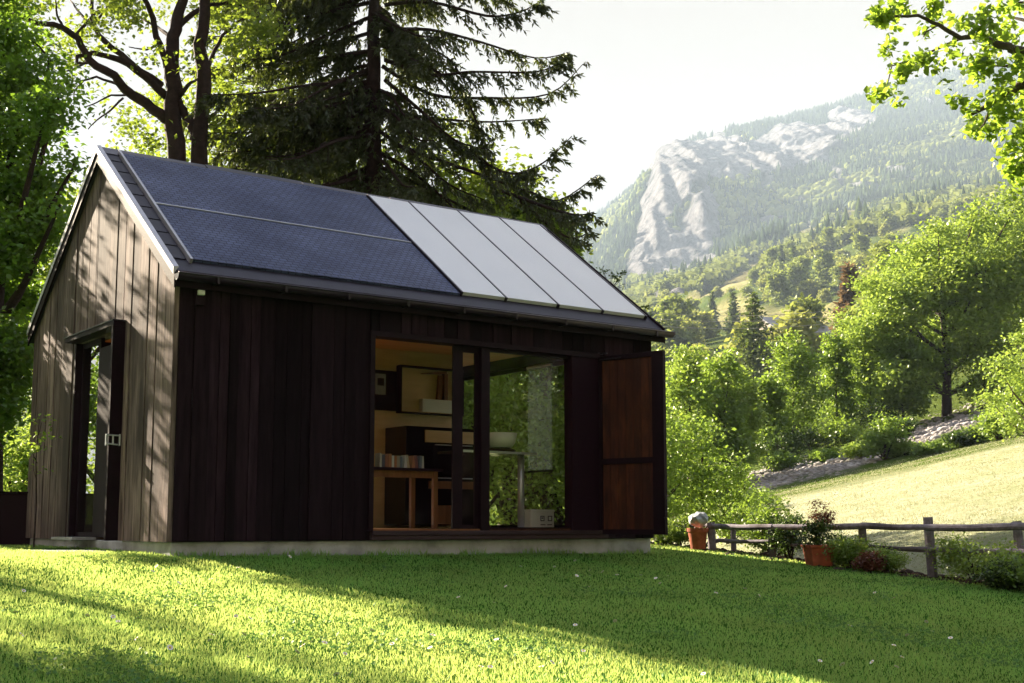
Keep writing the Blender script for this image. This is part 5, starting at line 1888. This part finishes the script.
def farmhouse(px, py, Y, w, d, h, rh, rz, matr, label):
    q = at(px, py, Y)
    zg_ = gz(q[0], Y)
    z0 = max(zg_, q[2] - h - rh)
    t = thing('farmhouse', (q[0], Y, z0), rz, label, 'house')
    MB().box(-w / 2, w / 2, -d / 2, d / 2, -3, h).add([(-w / 2, -d / 2, h), (-w / 2, d / 2, h), (-w / 2, 0, h + rh - .15), (w / 2, -d / 2, h), (w / 2, d / 2, h), (w / 2, 0, h + rh - .15)],
                                                   [(0, 2, 1), (3, 4, 5)]).build('wall', M['render_wall'], t)
    mb = MB()
    e = 0.6
    for s in (-1, 1):
        mb.hexa([(-w / 2 - e, 0, h + rh - .02), (w / 2 + e, 0, h + rh - .02), (w / 2 + e, s * (d / 2 + e), h - rh * e / (d / 2) - .02), (-w / 2 - e, s * (d / 2 + e), h - rh * e / (d / 2) - .02),
                 (-w / 2 - e, 0, h + rh + .15), (w / 2 + e, 0, h + rh + .15), (w / 2 + e, s * (d / 2 + e), h - rh * e / (d / 2) + .15), (-w / 2 - e, s * (d / 2 + e), h - rh * e / (d / 2) + .15)])
    mb.build('roof', M[matr], t)
    MB().box(w * .2, w * .2 + .7, -.35, .35, h + rh * .6, h + rh + 1.0).build('chimney', M['render_wall'], t)
    nwin = max(2, int(w / 3))
    for i in range(nwin):
        xx = -w / 2 + (i + .5) * w / nwin
        MB().box(xx - .5, xx + .5, -d / 2 - .05, -d / 2 + .05, h * .35, h * .75).build('window', M['dark_window'], t)


farmhouse(790, 320, 230, 14, 9, 3.5, 2.6, 0.5, 'roof_grey', 'low house with a grey sheet roof in the valley right of the conifer')
farmhouse(772, 336, 200, 8, 6, 2.4, 1.6, 0.2, 'roof_pale', 'small pale outbuilding below the grey roofed house')
farmhouse(872, 272, 420, 16, 12, 5, 5, 1.2, 'roof_pale', 'house with a pale steep roof beside the browned conifer')
farmhouse(876, 305, 300, 9, 7, 2.5, 2.2, 0.2, 'roof_pale', 'little house half hidden by the biggest tree')

# power cables across the valley, on two poles outside the view
M['cable'] = plain('pale_cable', (0.42, 0.40, 0.38), 0.5, metal=0.3, var=0.05, bmp=0)
Yc0, Yc1 = 150.0, 190.0
tA, tB = at(560, 304, Yc0), at(960, 286, Yc1)
for nm, q in (('left', tA), ('right', tB)):
    zb = gz(q[0], q[1])
    t = thing('utility_pole', (q[0], q[1], zb), 0, 'timber power pole hidden behind the ' + ('cabin roof' if nm == 'left' else 'biggest tree'), 'pole')
    hgt_ = q[2] - zb + 0.6
    MB().tube([(0, 0, -1), (0, 0, hgt_)], [0.16, 0.11], 8).build('pole_shaft', M['fence_wood'], t)
    MB().box(-0.06, 0.06, -1.1, 1.1, hgt_ - 0.75, hgt_ - 0.6).build('cross_arm', M['fence_wood'], t)
    for yy in (-1, 0, 1):
        MB().lathe([(0, 0), (0.05, 0), (0.07, 0.06), (0.05, 0.12), (0, 0.13)], 10, (0, yy, hgt_ - 0.6)).build('insulator', M['white'], t)
for k, (dz0, dz1, lb) in enumerate([(0, 0, 'uppermost pale power cable sagging across the valley'), (-0.55, -0.65, 'middle pale power cable sagging across the valley'), (-1.2, -1.7, 'lowest pale power cable sagging across the valley')]):
    pts = []
    for i in range(25):
        s = i / 24
        p = tA * (1 - s) + tB * s
        pts.append((p[0], p[1] + (k - 1), p[2] + dz0 * (1 - s) + dz1 * s - 4 * 3.0 * s * (1 - s)))
    o = MB().tube(pts, 0.035, 5).build('power_cable', M['cable'], None)
    tag(o, lb, 'cable', 'power cables over the valley')

# ------------------------------------------------------------------ far forest, one mass
NT = 46000
Yf = 850 + (3650 - 850) * rng.random(NT) ** 0.85
uf = np.where(rng.random(NT) < 0.86, rng.uniform(0.02, 0.47, NT), rng.uniform(-0.5, 0.03, NT))
xf = uf * Yf
zf = ground(xf, Yf)
# nearest grid sample for rock and meadow masks
ri = np.clip(np.searchsorted(ys, Yf), 0, nr - 1)
wrow = np.maximum(26, 0.75 * Yf)
sj = np.clip(xf / wrow, -1, 1)
cj = np.clip(np.round((np.sign(sj) * np.abs(sj) ** (1 / 1.25) + 1) / 2 * (nc - 1)).astype(int), 0, nc - 1)
rk = rock_m[ri, cj]
mw = meadow_far[ri, cj]
keep = (rng.random(NT) > rk * 1.12 - 0.02) & (mw < 0.4)
xf, Yf, zf, rk = xf[keep], Yf[keep], zf[keep], rk[keep]
conif = (fbm(xf / 180, Yf / 180, 3, 41) + 0.00016 * (Yf - 1800) + rng.normal(0, 0.08, len(xf))) > 0.0
# conifer prototype: three stacked cones of six sides
pv, pf = [], []
for (z0_, z1_, r_) in [(0.0, 0.55, 0.26), (0.28, 0.80, 0.19), (0.55, 1.05, 0.12)]:
    b = len(pv)
    for k in range(6):
        pv.append((r_ * math.cos(k * PI / 3), r_ * math.sin(k * PI / 3), z0_))
    pv.append((0, 0, z1_))
    for k in range(6):
        pf.append((b + k, b + (k + 1) % 6, b + 6))
cv, cfa = np.array(pv), np.array(pf)
M['forest_conifer'] = leafmat('forest_conifers', (0.016, 0.030, 0.016), (0.060, 0.085, 0.030), (0.08, 0.12, 0.03), 0.10, 0.004, 0.0)
M['forest_leaf'] = leafmat('forest_broadleaves', (0.075, 0.105, 0.028), (0.26, 0.29, 0.075), (0.34, 0.40, 0.10), 0.25, 0.004, 0.0)
pc = np.stack([xf, Yf, zf - 1.5], 1)[conif]
hc = rng.uniform(13, 27, len(pc)) * (1 - 0.5 * rk[conif])
tag(link('mountain_conifers', scatter('mountain_conifers', cv, cfa, pc, np.stack([hc * .95, hc * .95, hc], 1), M['forest_conifer'], 0.15)), kind='stuff')
pd = np.stack([xf, Yf, zf + 3], 1)[~conif]
hd = rng.uniform(5.5, 10, len(pd)) * (1 - 0.5 * rk[~conif])
d_ = rng.normal(size=(46, 3))
d_ /= np.linalg.norm(d_, axis=1, keepdims=True)
bv, bf_ = leaves(d_ * rng.uniform(0.55, 1.0, (46, 1)), 0.62, 0.4, 0.9)
near_ = pd[:, 1] < 1650
V1 = scatter('mountain_broadleaf_wood', bv, bf_, pd[near_], np.stack([hd, hd, hd * 1.05], 1)[near_], M['forest_leaf'], 0.0)
tag(link('broadleaf_wood', V1), kind='stuff')
tag(link('mountain_broadleaf_wood', scatter('mountain_broadleaf_wood', iv, iff, pd[~near_], np.stack([hd, hd, hd * 1.05], 1)[~near_], M['forest_leaf'], 0.28)), kind='stuff')

# trees behind the photographer, whose reflections stand in the panes
for k, (xx, yy) in enumerate([(5, -28), (20, -14), (15, -4), (17, 2), (22, 6), (24, -3), (29, 4)]):
    broad_tree('garden_edge_tree', (xx, yy, gz(xx, yy)), 9 + k % 3, 4, 'tree out of view beside the viewpoint, mirrored faintly in the panes', M['leaf_left'], ncl=300, per=22, csize=0.5, leaf=0.26, nbl=10, nb=5, base=0.0,
               group='trees behind the viewpoint')

# ------------------------------------------------------------------ haze, light, sky, camera
hz = MB().box(-3400, 3400, -60, 4400, -8, 1345).build('haze', M['white'], None)
m, nt, out = new_mat('valley_haze')
pv_ = N(nt, 'ShaderNodeVolumePrincipled')
pv_.inputs['Color'].default_value = (0.58, 0.75, 1.0, 1)
pv_.inputs['Density'].default_value = HAZE = 0.00018
pv_.inputs['Anisotropy'].default_value = 0.0
nt.links.new(pv_.outputs[0], out.inputs['Volume'])
hz.data.materials.clear()
hz.data.materials.append(m)
tag(hz, kind='stuff')

EL = math.radians(25.0)
sd = np.array([-0.729, 0.684])
AZ = math.atan2(sd[0], sd[1])           # from +Y, clockwise seen from above
sun = bpy.data.lights.new('sun', 'SUN')
sun.energy = 5.0
sun.angle = math.radians(0.55)
sun.color = (1.0, 0.85, 0.64)
so = bpy.data.objects.new('sun', sun)
COL.objects.link(so)
dvec = Vector((sd[0] * math.cos(EL), sd[1] * math.cos(EL), math.sin(EL)))
so.rotation_euler = dvec.to_track_quat('Z', 'Y').to_euler()
so.location = (0, 0, 60)

w = bpy.data.worlds.new('World')
SC.world = w
w.use_nodes = True
nt = w.node_tree
bg = nt.nodes['Background']
sky = nt.nodes.new('ShaderNodeTexSky')
sky.sky_type = 'NISHITA'
sky.sun_disc = False
sky.sun_elevation = EL
sky.sun_rotation = AZ
sky.air_density = 1.0
sky.dust_density = 3.0
sky.ozone_density = 1.0
# a creamy veil near the horizon that thins towards a clear blue zenith
tcw = nt.nodes.new('ShaderNodeTexCoord')
sep = nt.nodes.new('ShaderNodeSeparateXYZ')
nt.links.new(tcw.outputs['Generated'], sep.inputs[0])
mr = nt.nodes.new('ShaderNodeMapRange')
mr.interpolation_type = 'SMOOTHSTEP'
mr.inputs[1].default_value = 0.48
mr.inputs[2].default_value = 0.93
mr.inputs[3].default_value = 1.0
mr.inputs[4].default_value = 0.15
nt.links.new(sep.outputs[2], mr.inputs[0])
mx = nt.nodes.new('ShaderNodeMix')
mx.data_type = 'RGBA'
mx.inputs[7].default_value = (1.30, 1.00, 0.72, 1)
nt.links.new(mr.outputs[0], mx.inputs[0])
nt.links.new(sky.outputs[0], mx.inputs[6])
nt.links.new(mx.outputs[2], bg.inputs['Color'])
bg.inputs['Strength'].default_value = 0.05

cam = bpy.data.cameras.new('camera')
co = bpy.data.objects.new('camera', cam)
COL.objects.link(co)
co.location = (0, 0, CH)
co.rotation_euler = (PI / 2 + PIT, 0, 0)
cam.sensor_width = 36
cam.lens = F * 36 / 1024
cam.shift_y = SHIFT / 1024
cam.clip_start = 0.1
cam.clip_end = 12000
SC.camera = co

vs = SC.view_settings
vs.view_transform = 'Standard'
vs.look = 'None'
vs.exposure = 2.98
vs.gamma = 1
SC.cycles.use_denoising = True
SC.cycles.max_bounces = 8
SC.cycles.transparent_max_bounces = 16
SC.cycles.volume_bounces = 0
SC.cycles.sample_clamp_indirect = 6
SC.cycles.use_adaptive_sampling = True
SC.cycles.adaptive_threshold = 0.02
